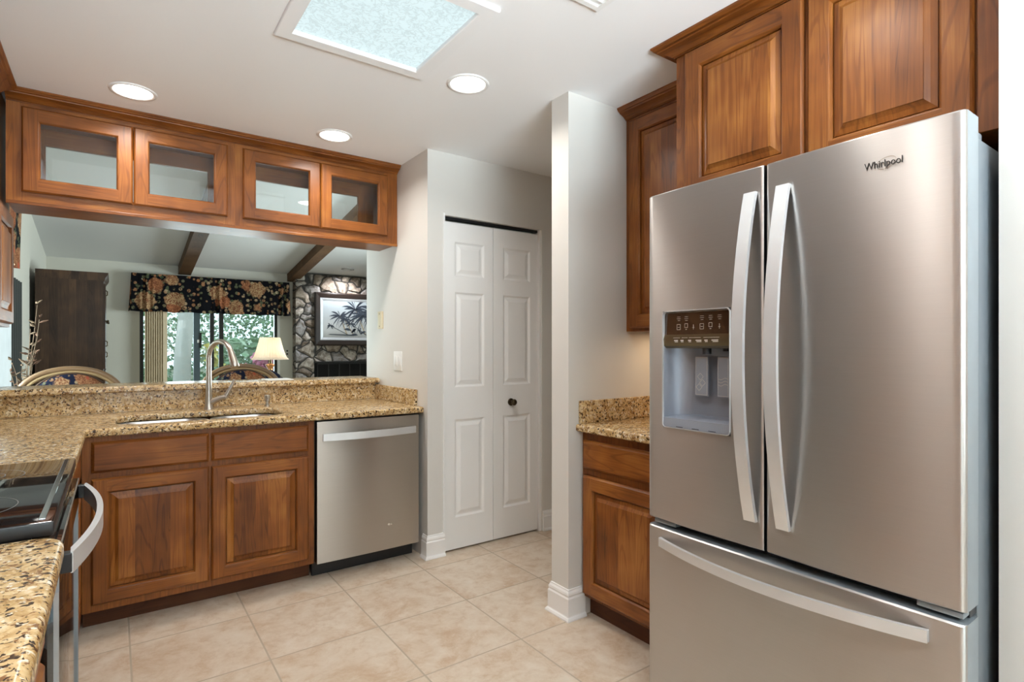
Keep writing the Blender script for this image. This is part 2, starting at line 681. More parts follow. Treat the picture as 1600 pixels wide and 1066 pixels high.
class Fr:
    """A vertical face: u along the face, v up, w out of the face."""
    def __init__(s, o, face):
        s.o = Vector(o)
        s.face = face
        s.U, s.N = {'-y': (Vector((1, 0, 0)), Vector((0, -1, 0))), '-x': (Vector((0, -1, 0)), Vector((-1, 0, 0))), '+x': (Vector((0, 1, 0)), Vector((1, 0, 0))), '+y': (Vector((-1, 0, 0)), Vector((0, 1, 0)))}[face]
        s.grain = M['wx'] if face[1] == 'y' else M['wy']
        s.panel = M['px'] if face[1] == 'y' else M['py']

    def p(s, u, v, w):
        return s.o + s.U * u + Vector((0, 0, v)) + s.N * w

    def rect(s, r, w):
        u0, u1, v0, v1 = r
        return [s.p(u0, v0, w), s.p(u1, v0, w), s.p(u1, v1, w), s.p(u0, v1, w)]


def inset(r, d):
    return (r[0] + d, r[1] - d, r[2] + d, r[3] - d)


def ring(b, f, r0, w0, r1, w1, mv=0, mh=1):
    a = f.rect(r0, w0)
    c = f.rect(r1, w1)
    for i in range(4):
        j = (i + 1) % 4
        b.quad([a[i], a[j], c[j], c[i]], mh if i in (0, 2) else mv)


def frame_flat(b, f, r, fw, w, mv=0, mh=1):
    """Butt-jointed flat: full-height stiles, rails between."""
    u0, u1, v0, v1 = r
    b.quad(f.rect((u0, u0 + fw, v0, v1), w), mv)
    b.quad(f.rect((u1 - fw, u1, v0, v1), w), mv)
    b.quad(f.rect((u0 + fw, u1 - fw, v0, v0 + fw), w), mh)
    b.quad(f.rect((u0 + fw, u1 - fw, v1 - fw, v1), w), mh)


def cab_door(f, r, parent, fw=.056, t=.020, glass_pane=False, name='door', label=None):
    b = B()
    ring(b, f, r, .0005, r, t * .55)
    ring(b, f, r, t * .55, inset(r, .004), t * .82)
    ring(b, f, inset(r, .004), t * .82, inset(r, .0075), t)
    q = inset(r, .0075)
    frame_flat(b, f, q, fw - .0075, t)
    i0 = inset(r, fw)
    if glass_pane:
        ring(b, f, i0, t, inset(r, fw + .003), t - .002)
        ring(b, f, inset(r, fw + .003), t - .002, inset(r, fw + .008), t * .45)
        ring(b, f, inset(r, fw + .008), t * .45, inset(r, fw + .008), .0005)
        ring(b, f, inset(r, fw + .008), .0005, r, .0005)
        d = b.build(name, [M['wz'], f.grain], parent, norm=True)
        g = B()
        gr = inset(r, fw + .004)
        g.rings([f.rect(gr, t * .30), f.rect(gr, t * .45)])
        g.build('glass_pane', M['glass'], d)
    else:
        ring(b, f, i0, t, inset(r, fw + .003), t - .001)
        ring(b, f, inset(r, fw + .003), t - .001, inset(r, fw + .0085), t * .55)
        ring(b, f, inset(r, fw + .0085), t * .55, inset(r, fw + .0085), t * .05)
        ring(b, f, inset(r, fw + .0085), t * .05, inset(r, fw + .0135), t * .05)
        b.quad(f.rect(r, .0005), 0)
        d = b.build(name, [M['wz'], f.grain], parent, norm=False)
        g = B()
        a0 = inset(r, fw + .0125)
        ring(g, f, a0, t * .05, a0, t * .34)
        ring(g, f, a0, t * .34, inset(a0, .016), t * .50)
        ring(g, f, inset(a0, .016), t * .50, inset(a0, .029), t * .86)
        ring(g, f, inset(a0, .029), t * .86, inset(a0, .0295), t * 1.0)
        g.quad(f.rect(inset(a0, .0295), t * 1.0), 0)
        g.build('raised_panel', [f.panel, f.panel], d, norm=False)
    return d


def drawer(f, r, parent, t=.020):
    b = B()
    ring(b, f, r, .0005, r, t * .45, 0, 0)
    ring(b, f, r, t * .45, inset(r, .010), t * .92, 0, 0)
    ring(b, f, inset(r, .010), t * .92, inset(r, .0115), t, 0, 0)
    b.quad(f.rect(inset(r, .0115), t), 0)
    b.quad(f.rect(r, .0005), 0)
    return b.build('drawer', [f.grain], parent, norm=False)


def carcass(f, w, depth, z0, z1, parent, mats=None, name='body', back=True):
    """Cabinet box behind a full face frame; f.o is the lower left of the face plane at z=0."""
    b = B()
    def bx(u0, u1, v0, v1, w0, w1, mi=0):
        a, c = f.p(u0, v0, w0), f.p(u1, v1, w1)
        b.box(a.x, c.x, a.y, c.y, a.z, c.z, mi)
    bx(0, w, z0, z1, -.02, 0)
    bx(0, .018, z0, z1, -depth, -.02)
    bx(w - .018, w, z0, z1, -depth, -.02)
    bx(.018, w - .018, z0, z0 + .018, -depth, -.02)
    if back: bx(.018, w - .018, z0 + .018, z1, -depth, -depth + .012)
    return b.build(name, mats or [M['wz'], f.grain], parent, weld=False)


def rounded(x0, x1, y0, y1, r, seg=8):
    """r may be one radius or four: (x1y0, x1y1, x0y1, x0y0). Counter-clockwise."""
    rs = r if isinstance(r, (list, tuple)) else [r] * 4
    pts = []
    for (cx, cy, a0), rr in zip((((x1, y0, -90)), ((x1, y1, 0)), ((x0, y1, 90)), ((x0, y0, 180))), rs):
        sx = -1 if cx == x1 else 1
        sy = -1 if cy == y1 else 1
        if rr <= 0:
            pts.append((cx, cy))
            continue
        for k in range(seg + 1):
            a = R(a0 + 90 * k / seg)
            pts.append((cx + sx * rr + rr * math.cos(a), cy + sy * rr + rr * math.sin(a)))
    return pts


def offset_poly(pts, d):
    """Move every vertex of a CCW loop inward by d."""
    n = len(pts)
    out = []
    for i in range(n):
        p0, p1, p2 = Vector(pts[i - 1]), Vector(pts[i]), Vector(pts[(i + 1) % n])
        d0 = (p1 - p0).normalized(); d1 = (p2 - p1).normalized()
        n0 = Vector((-d0.y, d0.x)); n1 = Vector((-d1.y, d1.x))
        m = n0 + n1
        m = m / max(1e-6, m.length_squared) * 2
        out.append((p1.x + m.x * d, p1.y + m.y * d))
    return out


def slab(outline, holes, z0, z1, r, name, mat, parent=None, loc=None, steps=4):
    """Stone slab with eased edges and cut-outs. outline CCW, holes CCW."""
    b = B()
    tops, bots = [], []
    for k, lp in enumerate([outline] + holes):
        sg = 1 if k == 0 else -1
        seq = []
        prof = [(r * .5, z0)] + [(0, z0 + r * .5)]
        for q in range(steps + 1):
            a = R(90 * q / steps)
            prof.append((r - r * math.cos(a), z1 - r + r * math.sin(a)))
        for o, z in prof:
            seq.append([(x, y, z) for x, y in offset_poly(lp, sg * o)])
        L = [b.loop(p) for p in seq]
        for a_, c_ in zip(L, L[1:]): b.bridge(a_, c_)
        tops.append(L[-1]); bots.append(L[0])
    for grp in (tops, bots):
        es = []
        for lp in grp:
            for i in range(len(lp)):
                e = b.bm.edges.get((lp[i], lp[(i + 1) % len(lp)]))
                es.append(e)
        bmesh.ops.triangle_fill(b.bm, use_beauty=True, edges=es)
    return b.build(name, mat, parent, loc, smooth=40)


# ---------------------------------------------------------------- the room
CE = 2.44
XL = -0.71          # left wall plane
YB = 9.4            # far wall of the dining room
struct(B().box(XL - .1, 5.1, -2.7, 3.82, -.1, 0).build('floor', M['tile']), 'beige tiled kitchen floor')
struct(B().box(XL - .1, 5.1, 3.82, YB + .1, -.1, 0).build('floor_dining', M['carpet']))
SK = (.543, 1.045, 1.660, 2.160)
b = B()
b.box(XL, 5.0, -2.6, SK[2], CE, CE + .1)
b.box(XL, 5.0, SK[3], 3.72, CE, CE + .1)
b.box(XL, SK[0], SK[2], SK[3], CE, CE + .1)
b.box(SK[1], 5.0, SK[2], SK[3], CE, CE + .1)
struct(b.build('ceiling', M['ceil'], weld=False), 'flat white kitchen ceiling')
zc = lambda y: 2.445 + .146 * (YB - y)
b = B()
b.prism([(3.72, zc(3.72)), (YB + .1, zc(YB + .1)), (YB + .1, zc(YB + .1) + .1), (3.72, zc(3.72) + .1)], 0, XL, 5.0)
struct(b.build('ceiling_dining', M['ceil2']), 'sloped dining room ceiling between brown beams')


def wall_holes(axis, c0, c1, a0, a1, z0, z1, holes, name, mat, label=None):
    """Wall slab normal to axis 0/1 with rectangular holes (a0,a1,z0,z1), sorted along a."""
    b = B()
    def bx(p0, p1, q0, q1):
        if p1 - p0 < 1e-4 or q1 - q0 < 1e-4: return
        if axis == 0: b.box(c0, c1, p0, p1, q0, q1)
        else: b.box(p0, p1, c0, c1, q0, q1)
    cur = a0
    for h in holes:
        bx(cur, h[0], z0, z1)
        bx(h[0], h[1], z0, h[2])
        bx(h[0], h[1], h[3], z1)
        cur = h[1]
    bx(cur, a1, z0, z1)
    return struct(b.build(name, mat, weld=False), label)


wall_holes(0, XL - .1, XL, -2.7, 3.72, 0, 3.4, [(-2.25, -.75, .95, 2.1)], 'wall_left', M['wall'], 'white kitchen wall behind the left cabinets')
wall_holes(0, XL - .1, XL, 3.72, YB + .1, 0, 3.4, [(4.2, 5.76, .35, 2.1)], 'wall_dining_left', M['wallcool'], 'grey dining room wall on the left')
wall_holes(1, -2.7, -2.6, XL, 5.0, 0, CE, [(-.65, 1.35, .1, 2.2)], 'wall_rear', M['wall'])
wall_holes(1, YB, YB + .1, XL, 5.0, 0, 2.6, [(.30, 2.125, .0, 2.06)], 'wall_back', M['wallcool'], 'grey far wall of the dining room')
wall_holes(0, 5.0, 5.1, -2.7, YB + .1, 0, 3.4, [(5.3, 7.5, .8, 2.2)], 'wall_right', M['wall'])
w = B()
for y0, y1, z0, z1 in ((5.3, 7.5, .8, .86), (5.3, 7.5, 2.14, 2.2), (5.3, 5.36, .86, 2.14), (7.44, 7.5, .86, 2.14)):
    w.box(5.02, 5.08, y0, y1, z0, z1)
w4 = struct(w.build('window_added_dining', M['trim'], None, (5.05, 6.4, .8), weld=False))  # window added out of view to carry the dining fill
B().box(5.045, 5.052, 5.36, 7.44, .86, 2.14).build('glass_pane', M['winglass'], w4)
wall_holes(1, 1.936, 2.056, 1.706, 5.0, 0, CE, [], 'wall_partition', M['wall'], 'white partition wall beside the refrigerator nook')
wall_holes(0, 2.40, 2.5, .4, 1.936, 0, CE, [], 'wall_nook', M['wall'], 'white wall behind the refrigerator')
wall_holes(0, 1.700, 2.5, -2.6, .400, 0, CE, [], 'wall_near_right', M['wall'], 'white wall right of the refrigerator')
DX0, DX1, DZ = 1.634, 2.389, 2.062
wall_holes(1, 2.983, 3.083, 1.518, 5.0, 0, CE, [(DX0, DX1, 0, DZ)], 'wall_closet', M['wall'], 'white wall around the folding closet door')
wall_holes(0, 1.518, 1.618, 3.083, 3.96, 0, 3.4, [], 'wall_side', M['wall'], 'white wall with two switch plates beside the bar')
wall_holes(1, 3.86, 3.96, 1.618, 5.0, 0, 3.4, [], 'wall_dining_near', M['wallcool'])
wall_holes(1, 3.72, 3.80, XL, 1.518, CE, 3.4, [], 'wall_header', M['wallcool'])
wall_holes(1, 3.765, 3.885, XL, 1.518, 0, 1.011, [], 'wall_bar', M['wallcool'])

# baseboards
BP = [(0, 0), (.024, 0), (.024, .006), (.020, .014), (.015, .018), (.014, .022), (.014, .098), (.010, .104), (.010, .108), (.012, .113), (.010, .122), (.005, .130), (.004, .136), (0, .138)]
struct(B().sweep(BP, [(1.518, 3.040), (1.518, 2.983), (DX0 - .004, 2.983)]).build('baseboard_closet_left', M['trim']), 'white baseboard left of the closet door')
struct(B().sweep(BP, [(DX1 + .004, 2.983), (4.9, 2.983)]).build('baseboard_closet_right', M['trim']))
BPp = [(o, z * 1.02) for o, z in BP]
struct(B().sweep(BPp, [(4.9, 2.056), (1.706, 2.056), (1.706, 1.936), (1.800, 1.936)]).build('baseboard_partition', M['trim']), 'white baseboard around the partition wall end')
struct(B().sweep(BP, [(1.70, .38), (1.70, -2.5)]).build('baseboard_near_right', M['trim']))

# folding closet door
def leaf(x0, x1, rows, name):
    f = Fr((0, 3.004, 0), '-y')
    b = B()
    u0, u1, v0, v1 = x0, x1, .012, 2.030
    px0, px1 = x0 + .078, x1 - .066
    t = .0
    b.quad(f.rect((u0, px0, v0, v1), t)); b.quad(f.rect((px1, u1, v0, v1), t))
    zs = [v0] + [z for r in rows for z in r] + [v1]
    for k in range(0, len(zs), 2):
        b.quad(f.rect((px0, px1, zs[k], zs[k + 1]), t))
    for z0, z1 in rows:
        r = (px0, px1, z0, z1)
        ring(b, f, r, 0, inset(r, .006), -.004, 0, 0)
        ring(b, f, inset(r, .006), -.004, inset(r, .012), -.008, 0, 0)
        ring(b, f, inset(r, .012), -.008, inset(r, .020), -.008, 0, 0)
        ring(b, f, inset(r, .020), -.008, inset(r, .042), -.001, 0, 0)
        b.quad(f.rect(inset(r, .042), -.001))
    ring(b, f, (u0, u1, v0, v1), 0, (u0, u1, v0, v1), -.034, 0, 0)
    b.quad(f.rect((u0, u1, v0, v1), -.034))
    return b, name


door = struct(B().box(DX0, DX1, 3.012, 3.040, 2.045, DZ).build('door_1', M['black'], None, (2.0, 3.02, 0)), 'white six-panel folding closet door with a bronze knob')
rows = [(.205, .812), (1.012, 1.600), (1.700, 1.912)]
for x0, x1 in ((DX0 + .004, 1.998), (2.001, DX1 - .022)):
    bb, nm = leaf(x0, x1, rows, 'door_leaf')
    lf = bb.build('door_leaf', M['door'], door, norm=True)
k = B().lathe([(.024, 0), (.024, .004), (.012, .008), (.010, .022), (.019, .030), (.021, .040), (.016, .048), (.004, .051)], (2.141, 3.004, .897), 24, 0, '-y')
k.build('knob', M['bronze'], lf, smooth=50, label='round antique bronze knob')
j = B()
j.box(DX0 - .012, DX0, 2.979, 3.083, 0, DZ + .012)
j.box(DX1 - .018, DX1, 2.990, 3.083, 0, DZ)
struct(j.build('trim_1', M['trim'], weld=False))

# rear window, added out of view behind the camera to let fill in
w = B()
for x0, x1, z0, z1 in ((-.65, 1.35, .1, .16), (-.65, 1.35, 2.14, 2.2), (-.65, -.59, .16, 2.14), (1.29, 1.35, .16, 2.14), (.32, .38, .16, 2.14)):
    w.box(x0, x1, -2.68, -2.62, z0, z1)
w1 = struct(w.build('window_added_rear', M['trim'], None, (.35, -2.65, .1), weld=False))
B().box(-.59, 1.29, -2.655, -2.648, .16, 2.14).build('glass_pane', M['winglass'], w1)

w = B()
for y0, y1, z0, z1 in ((-2.25, -.75, .95, 1.0), (-2.25, -.75, 2.05, 2.1), (-2.25, -2.2, 1.0, 2.05), (-.8, -.75, 1.0, 2.05)):
    w.box(XL - .08, XL - .02, y0, y1, z0, z1)
w5 = struct(w.build('window_added_left', M['trim'], None, (XL - .05, -1.5, .95), weld=False))  # added out of view as an opening for the left rear fill
B().box(XL - .055, XL - .048, -2.2, -.8, 1.0, 2.05).build('glass_pane', M['winglass'], w5)

# ---------------------------------------------------------------- skylight and recessed lights
sk = thing('skylight', 'square frosted skylight panel in a white ceiling frame', 'skylight', (.794, 1.91, CE))
b = B()
outer = (.488, 1.100, 1.605, 2.215)
loops = []
for r, z in ((outer, CE), (outer, CE - .010), (inset(outer, .003), CE - .013), (inset(outer, .052), CE - .013), (inset(outer, .0555), CE - .009), (inset(outer, .0555), CE + .020)):
    loops.append([(r[0], r[2], z), (r[1], r[2], z), (r[1], r[3], z), (r[0], r[3], z)])
b.rings(loops, 0, (False, False))
b.build('frame', M['ceil'], sk)
B().box(SK[0] + .001, SK[1] - .001, SK[2] + .001, SK[3] - .001, CE + .002, CE + .010).build('diffuser_panel', M['skylight'], sk)


def can(x, y, label, z=CE, lens='canlens', power=CAN_POWER, r=.078, color=(1.0, .955, .90)):
    t = thing('recessed_light', label, 'ceiling light', (x, y, z), 'recessed lights in the kitchen ceiling')
    B().lathe([(r * 1.22, 0), (r * 1.20, -.004), (r * 1.05, -.006), (r * .99, -.003), (r * .97, .0)], (x, y, z), 40, 0, 'z', (False, False)).build('trim_ring', M['trim'], t, smooth=60)
    B().lathe([(r * .985, -.0025), (r * .6, -.0045), (.002, -.005)], (x, y, z), 40, 0, 'z', (False, True)).build('lens', M[lens], t, smooth=60)
    l = bpy.data.lights.new('recessed_bulb', 'AREA')
    l.shape = 'DISK'
    l.size = r * 1.9
    l.energy = power
    l.color = color
    l.spread = R(150)
    o = bpy.data.objects.new('recessed_bulb', l)
    COL.objects.link(o)
    o.parent = t
    o.location = (0, 0, -.012)
    return t


can(.074, 3.110, 'lit recessed ceiling light above the left glass cabinet doors')
can(1.004, 3.102, 'lit recessed ceiling light above the right glass cabinet doors')
can(1.293, 2.146, 'lit recessed ceiling light between skylight and closet door')
can(1.29, .84, 'lit recessed ceiling light out in front of the refrigerator', power=2.6)
can(.10, .86, 'lit recessed ceiling light out over the range side')

# ceiling vent cut by the top edge of the photograph
vt = thing('ceiling_vent', 'small white ceiling vent near the top edge', 'vent', (1.27, 1.255, CE))
b = B()
vx0, vx1, vy0, vy1 = 1.16, 1.38, 1.10, 1.41
for a_, c_, d_, e_ in ((vx0, vx1, vy0, vy0 + .02), (vx0, vx1, vy1 - .02, vy1), (vx0, vx0 + .02, vy0 + .02, vy1 - .02), (vx1 - .02, vx1, vy0 + .02, vy1 - .02)):
    b.box(a_, c_, d_, e_, CE - .008, CE)
b.build('frame', M['trim'], vt, weld=False)
b = B()
for i in range(8):
    y = vy0 + .035 + i * .033
    b.quad([(vx0 + .02, y, CE - .007), (vx1 - .02, y, CE - .007), (vx1 - .02, y + .022, CE - .001), (vx0 + .02, y + .022, CE - .001)])
b.build('slats', M['trim'], vt)

# ---------------------------------------------------------------- mouldings
CROWN = [(0, -.040), (.006, -.040), (.006, -.034), (.012, -.030), (.018, -.018), (.034, -.004), (.048, .004), (.050, .012), (.058, .016), (.062, .028), (.066, .034), (.066, .046), (0, .046)]
CROWN_Z = CE - .0465


def crown(path, parent, name, mats, scale=1.0, ztop=None):
    pr = [(o * scale, (CE - .0005) - (.046 - z) * .56) for o, z in CROWN]
    return B().sweep(pr, path).build(name, mats, parent, smooth=25)


# ---------------------------------------------------------------- glass cabinets over the bar
YG, YGB = 3.415, 3.715
GZ0 = 1.932
for k, (x0, x1, doors, lab) in enumerate(((-.400, .550, ((-.345, .0805), (.0835, .512)), 'cherry wall cabinet with two glass doors, the left of the pair over the bar'),
                                            (.550, 1.516, ((.588, 1.0145), (1.0175, 1.446)), 'cherry wall cabinet with two glass doors, touching the white switch wall'))):
    g = thing('glass_cabinet', lab, 'wall cabinet', ((x0 + x1) / 2, 3.56, GZ0), 'glass cabinets over the bar')
    b = B()
    def fb(u0, u1, z0, z1, y0, y1, mi): b.box(u0, u1, y0, y1, z0, z1, mi)
    dz0, dz1 = 1.996, 2.356
    hw0, hw1 = doors[0][0] + .02, doors[1][1] - .02
    mid = (doors[0][1] + doors[1][0]) / 2
    # front frame
    fb(x0, hw0, GZ0, 2.43, YG, YG + .02, 0); fb(hw1, x1, GZ0, 2.43, YG, YG + .02, 0)
    fb(hw0, hw1, GZ0, dz0, YG, YG + .02, 1); fb(hw0, hw1, dz1, 2.43, YG, YG + .02, 1)
    # rear frame
    bw0, bw1 = (-.281, .450) if k == 0 else (.640, 1.356)
    fb(x0, bw0, GZ0, 2.43, YGB - .02, YGB, 0); fb(bw1, x1, GZ0, 2.43, YGB - .02, YGB, 0)
    fb(bw0, bw1, GZ0, 2.03, YGB - .02, YGB, 1); fb(bw0, bw1, 2.287, 2.43, YGB - .02, YGB, 1)
    # box
    fb(x0, x0 + .018, GZ0 + .018, 2.43, YG + .02, YGB - .02, 0); fb(x1 - .018, x1, GZ0 + .018, 2.43, YG + .02, YGB - .02, 0)
    fb(x0, x1, GZ0, GZ0 + .018, YG + .02, YGB - .02, 1); fb(x0 + .018, x1 - .018, 2.37, 2.39, YG + .02, YGB - .02, 1)
    b.build('body', [M['wz'], M['wx']], g, weld=False)
    B().box(x0, x1, YG - .004, YG + .012, GZ0 - .012, GZ0 + .004, 0, .002).build('light_rail', M['wx'], g)
    f = Fr((0, YG, 0), '-y')
    for d0, d1 in doors:
        cab_door(f, (d0, d1, 1.978, 2.372), g, .060, .020, True)
    B().box(bw0, bw1, YGB - .012, YGB - .008, 2.03, 2.287).build('rear_glass', M['glass'], g)
tag(crown([(-.400, YG), (1.515, YG)], None, 'crown_molding', M['wx']), 'cherry crown molding along the glass cabinets at the ceiling', 'molding')

# left wall cabinet, mostly out of frame
lc = thing('wall_cabinet', 'cherry wall cabinet at the left edge of the photo, over the range side', 'wall cabinet', (-.55, 3.2, 1.355))
f = Fr((-.420, 2.80, 0), '+x')
carcass(Fr((-.420, 2.80, 0), '+x'), .905, .285, 1.357, 2.43, lc)
cab_door(f, (.025, .44, 1.372, 2.372), lc, .056, .019)
cab_door(f, (.452, .880, 1.372, 1.900), lc, .056, .019)
crown([(-.420, 2.80), (-.420, 3.415 - .064)], lc, 'crown', M['wy'])

for y0, w_, z0, drs, lab in ((2.116, .680, 1.357, ((.02, .335), (.345, .66)), 'cherry wall cabinet left of the range, out past the left edge'),
                             (1.366, .748, 1.800, ((.02, .368), (.38, .728)), 'short cherry wall cabinet above the microwave, out past the left edge'),
                             (-.560, 1.924, 1.357, ((.02, .48), (.49, .95), (.97, 1.43), (1.44, 1.90)), 'long cherry wall cabinet over the near counter, out past the left edge')):
    o_ = thing('wall_cabinet', lab, 'wall cabinet', (-.55, y0 + w_ / 2, z0))
    fz = Fr((-.420, y0, 0), '+x')
    carcass(fz, w_, .285, z0, 2.43, o_)
    for d0_, d1_ in drs: cab_door(fz, (d0_, d1_, z0 + .016, 2.372), o_)
    crown([(-.420, y0), (-.420, y0 + w_)], o_, 'crown', M['wy'])
mw = thing('microwave', 'black and steel microwave over the range, out past the left edge', 'microwave', (-.52, 1.74, 1.37))
B().box(XL + .004, -.36, 1.370, 2.110, 1.372, 1.795, 0, .004).build('body', M['black'], mw, smooth=40)
md = B().box(-.3595, -.330, 1.550, 2.108, 1.376, 1.790, 0, .003).build('door', M['blackgloss'], mw, smooth=40)
B().box(-.3595, -.335, 1.372, 1.545, 1.376, 1.790, 0, .003).build('control_panel', M['steel'], mw, smooth=40)
B().tube([(-.330, 1.575, 1.43), (-.295, 1.575, 1.45), (-.295, 1.575, 1.72), (-.330, 1.575, 1.74)], .010, 10).build('handle', M['handle'], md, smooth=50)

# ---------------------------------------------------------------- sink run
CT0, CT1 = .867, .902
sb = thing('sink_cabinet', 'cherry sink base cabinet with two drawers over two doors', 'base cabinet', (.39, 3.3, 0))
YS = 3.055
f = Fr((-.112, YS, 0), '-y')
carcass(f, .990, .60, .095, CT0 - .001, sb)
f0 = Fr((0, YS, 0), '-y')
for x0, x1 in ((-.079, .376), (.387, .846)):
    drawer(f0, (x0, x1, .706, .842), sb)
    cab_door(f0, (x0, x1, .128, .680), sb, .056)
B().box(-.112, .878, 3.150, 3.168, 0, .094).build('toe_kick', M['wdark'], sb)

dw = thing('dishwasher', 'stainless steel dishwasher under the granite counter beside the switch wall', 'dishwasher', (1.19, 3.3, 0))
DX = (.888, 1.486)
b = B()
b.box(.884, 1.490, 3.085, 3.62, .10, .862)
b.build('body', M['black'], dw)
# curved front skin
b = B()
n = 14
fl, bl = [], []
for i in range(n + 1):
    t = i / n
    x = DX[0] + (DX[1] - DX[0]) * t
    y = 3.034 - .004 * (1 - (2 * t - 1) ** 2)
    fl.append((x, y))
prof = fl + [(DX[1], 3.084), (DX[0], 3.084)]
b.rings([[(x, y, z) for x, y in prof] for z in (.094, .857)])
dd = b.build('door', M['steel_dw'], dw, smooth=30)
def bow(c0, c1, e, out, thick, pad=.020, n=18, endgap=0.0):
    """2D outline (s, w): a bowed bar standing off a face; w is distance from the face."""
    pts = []
    for i in range(n + 1):
        t = i / n
        pts.append((c0 + (c1 - c0) * t, e + out * (1 - (2 * t - 1) ** 2)))
    back = []
    for i in range(n, -1, -1):
        t = i / n
        s_ = c0 + (c1 - c0) * t
        w_ = e + out * (1 - (2 * t - 1) ** 2) - thick
        d_ = min(s_ - c0, c1 - s_)
        if d_ < pad - 1e-6: w_ = endgap
        back.append((s_, w_))
    return pts + back
o_ = bow(.918, 1.463, .010, .032, .010, .010, 22, -.002)
B().prism([(s, 3.033 - w) for s, w in o_], 2, .752, .791).build('handle', M['handle'], dd, smooth=30, label='pale curved bar handle')
B().lathe([(.006, 0), (.006, .0010), (.0001, .0012)], (1.295, 3.0305, .235), 16, 0, '-y').build('badge', M['chrome'], dd)
b = B()
b.box(1.303, 1.313, 3.0290, 3.0300, .231, .239)
b.build('badge', M['chrome'], dd)
B().box(.888, 1.488, 3.130, 3.150, .0, .099).build('toe_kick', M['black'], dw)

# corner base cabinet between the range and the sink cabinet
cb = thing('corner_cabinet', 'narrow cherry base cabinet between the range and the sink cabinet', 'base cabinet', (-.4, 2.6, 0))
f = Fr((-.130, 2.122, 0), '+x')
carcass(f, .900, .57, .095, CT0 - .001, cb)
f0 = Fr((-.130, 0, 0), '+x')
drawer(f0, (2.16, 2.96, .706, .842), cb)
cab_door(f0, (2.16, 2.96, .128, .680), cb)
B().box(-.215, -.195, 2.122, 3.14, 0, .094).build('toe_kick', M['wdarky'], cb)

# granite counter with the sink cut-out
SX0, SX1, SY0, SY1 = .010, .762, 3.120, 3.530
outline = [(XL + .002, 2.118), (-.097, 2.118)] + [(-.097, 3.000), (-.093, 3.014), (-.083, 3.020)] + [(1.500, 3.020), (1.516, 3.030), (1.516, 3.742), (XL + .002, 3.742)]
hole = rounded(SX0, SX1, SY0, SY1, .10, 8)
ct = slab(outline, [hole], CT0, CT1, .011, 'countertop', M['granite'], None, (.4, 3.4, CT0))
tag(ct, 'speckled golden granite countertop around the sink', 'countertop')
b = B()
b.box(XL + .002, 1.494, 3.742, 3.764, CT1 + .0002, 1.0105)
b.build('backsplash', M['granite'], ct)
b = B()
b.box(1.494, 1.517, 3.116, 3.742, CT1 + .0002, 1.000, 0, .003)
b.build('side_splash', M['granite'], ct)
bar = slab(rounded(XL + .002, 1.517, 3.712, 4.06, (.0, .0, 0, 0)), [], 1.0115, 1.0455, .012, 'bar_counter', M['granite'], None, (.4, 3.9, 1.0115))
tag(bar, 'raised granite bar ledge behind the sink', 'bar top')

# sink
sn = thing('sink', 'double-bowl stainless steel sink set under the granite', 'sink', (.386, 3.325, .70))
def bowl(x0, x1, y0, y1, name):
    b = B()
    loops = []
    for ins, z in ((-.012, CT0 - .0015), (.004, CT0 - .0015), (.008, CT0 - .012), (.016, .735), (.035, .708), (.075, .700)):
        loops.append([(x, y, z) for x, y in rounded(x0 + ins, x1 - ins, y0 + ins, y1 - ins, max(.02, .095 - ins * .5), 8)])
    b.rings(loops, 0, (False, True))
    o = b.build(name, M['sinksteel'], sn, smooth=45)
    d = B().lathe([(.044, .7005), (.040, .7035), (.026, .7035), (.022, .7015), (.001, .7015)], ((x0 + x1) / 2, (y0 + y1) / 2, 0), 24)
    d.build('drain', M['chrome'], o, smooth=40)
bowl(SX0 + .0, .412, SY0 - .002, SY1 + .002, 'bowl')
bowl(.442, SX1, SY0 - .002, SY1 + .002, 'bowl')

# faucet
fx, fy = .445, 3.612
fc = thing('faucet', 'tall brushed nickel gooseneck faucet with a side lever', 'faucet', (fx, fy, CT1))
b = B()
b.lathe([(.0255, 0), (.0255, .004), (.0225, .008), (.0205, .04), (.0175, .09), (.0148, .15), (.0140, .24)], (fx, fy, CT1), 24)
b.build('body', M['nickel'], fc, smooth=40)
pts, rr = [], []
dirv = Vector((.50, -.87, 0)).normalized()
rad = .094
for i in range(4):
    pts.append((fx, fy, CT1 + .235 + i * .0186)); rr.append(.0140)
for i in range(1, 25):
    a = R(180 - i * 6.7)
    pp = Vector((fx, fy, CT1 + .295)) + dirv * (rad + rad * math.cos(a)) + Vector((0, 0, rad * math.sin(a)))
    pts.append(pp); rr.append(.0140 + (.0022 * (i - 10) / 14 if i > 10 else 0))
b = B().tube(pts, rr, 16)
b.build('spout', M['nickel'], fc, smooth=50)
e0, e1 = Vector(pts[-1]), Vector(pts[-1]) + (Vector(pts[-1]) - Vector(pts[-2])).normalized() * .088
b = B().tube([e0 - (e1 - e0) * .02, e0.lerp(e1, .1), e0.lerp(e1, .6), e0.lerp(e1, .92), e1], [.0165, .0180, .0215, .0240, .0210], 18)
b.build('spray_head', M['nickel'], fc, smooth=45)
lv = Vector((.93, -.30, 0)).normalized()
b = B()
c0 = Vector((fx, fy, CT1))
b.tube([c0 + Vector((0, 0, .035)), c0 + lv * .030 + Vector((0, 0, .050)), c0 + lv * .062 + Vector((0, 0, .064)), c0 + lv * .090 + Vector((0, 0, .070))], [.019, .017, .0145, .0150], 16)
b.tube([c0 + lv * .083 + Vector((0, 0, .066)), c0 + lv * .098 + Vector((0, 0, .092)), c0 + lv * .120 + Vector((0, 0, .135)), c0 + lv * .134 + Vector((0, 0, .168))], [.0140, .0115, .0088, .0070], 12)
b.build('lever', M['nickel'], fc, smooth=50)

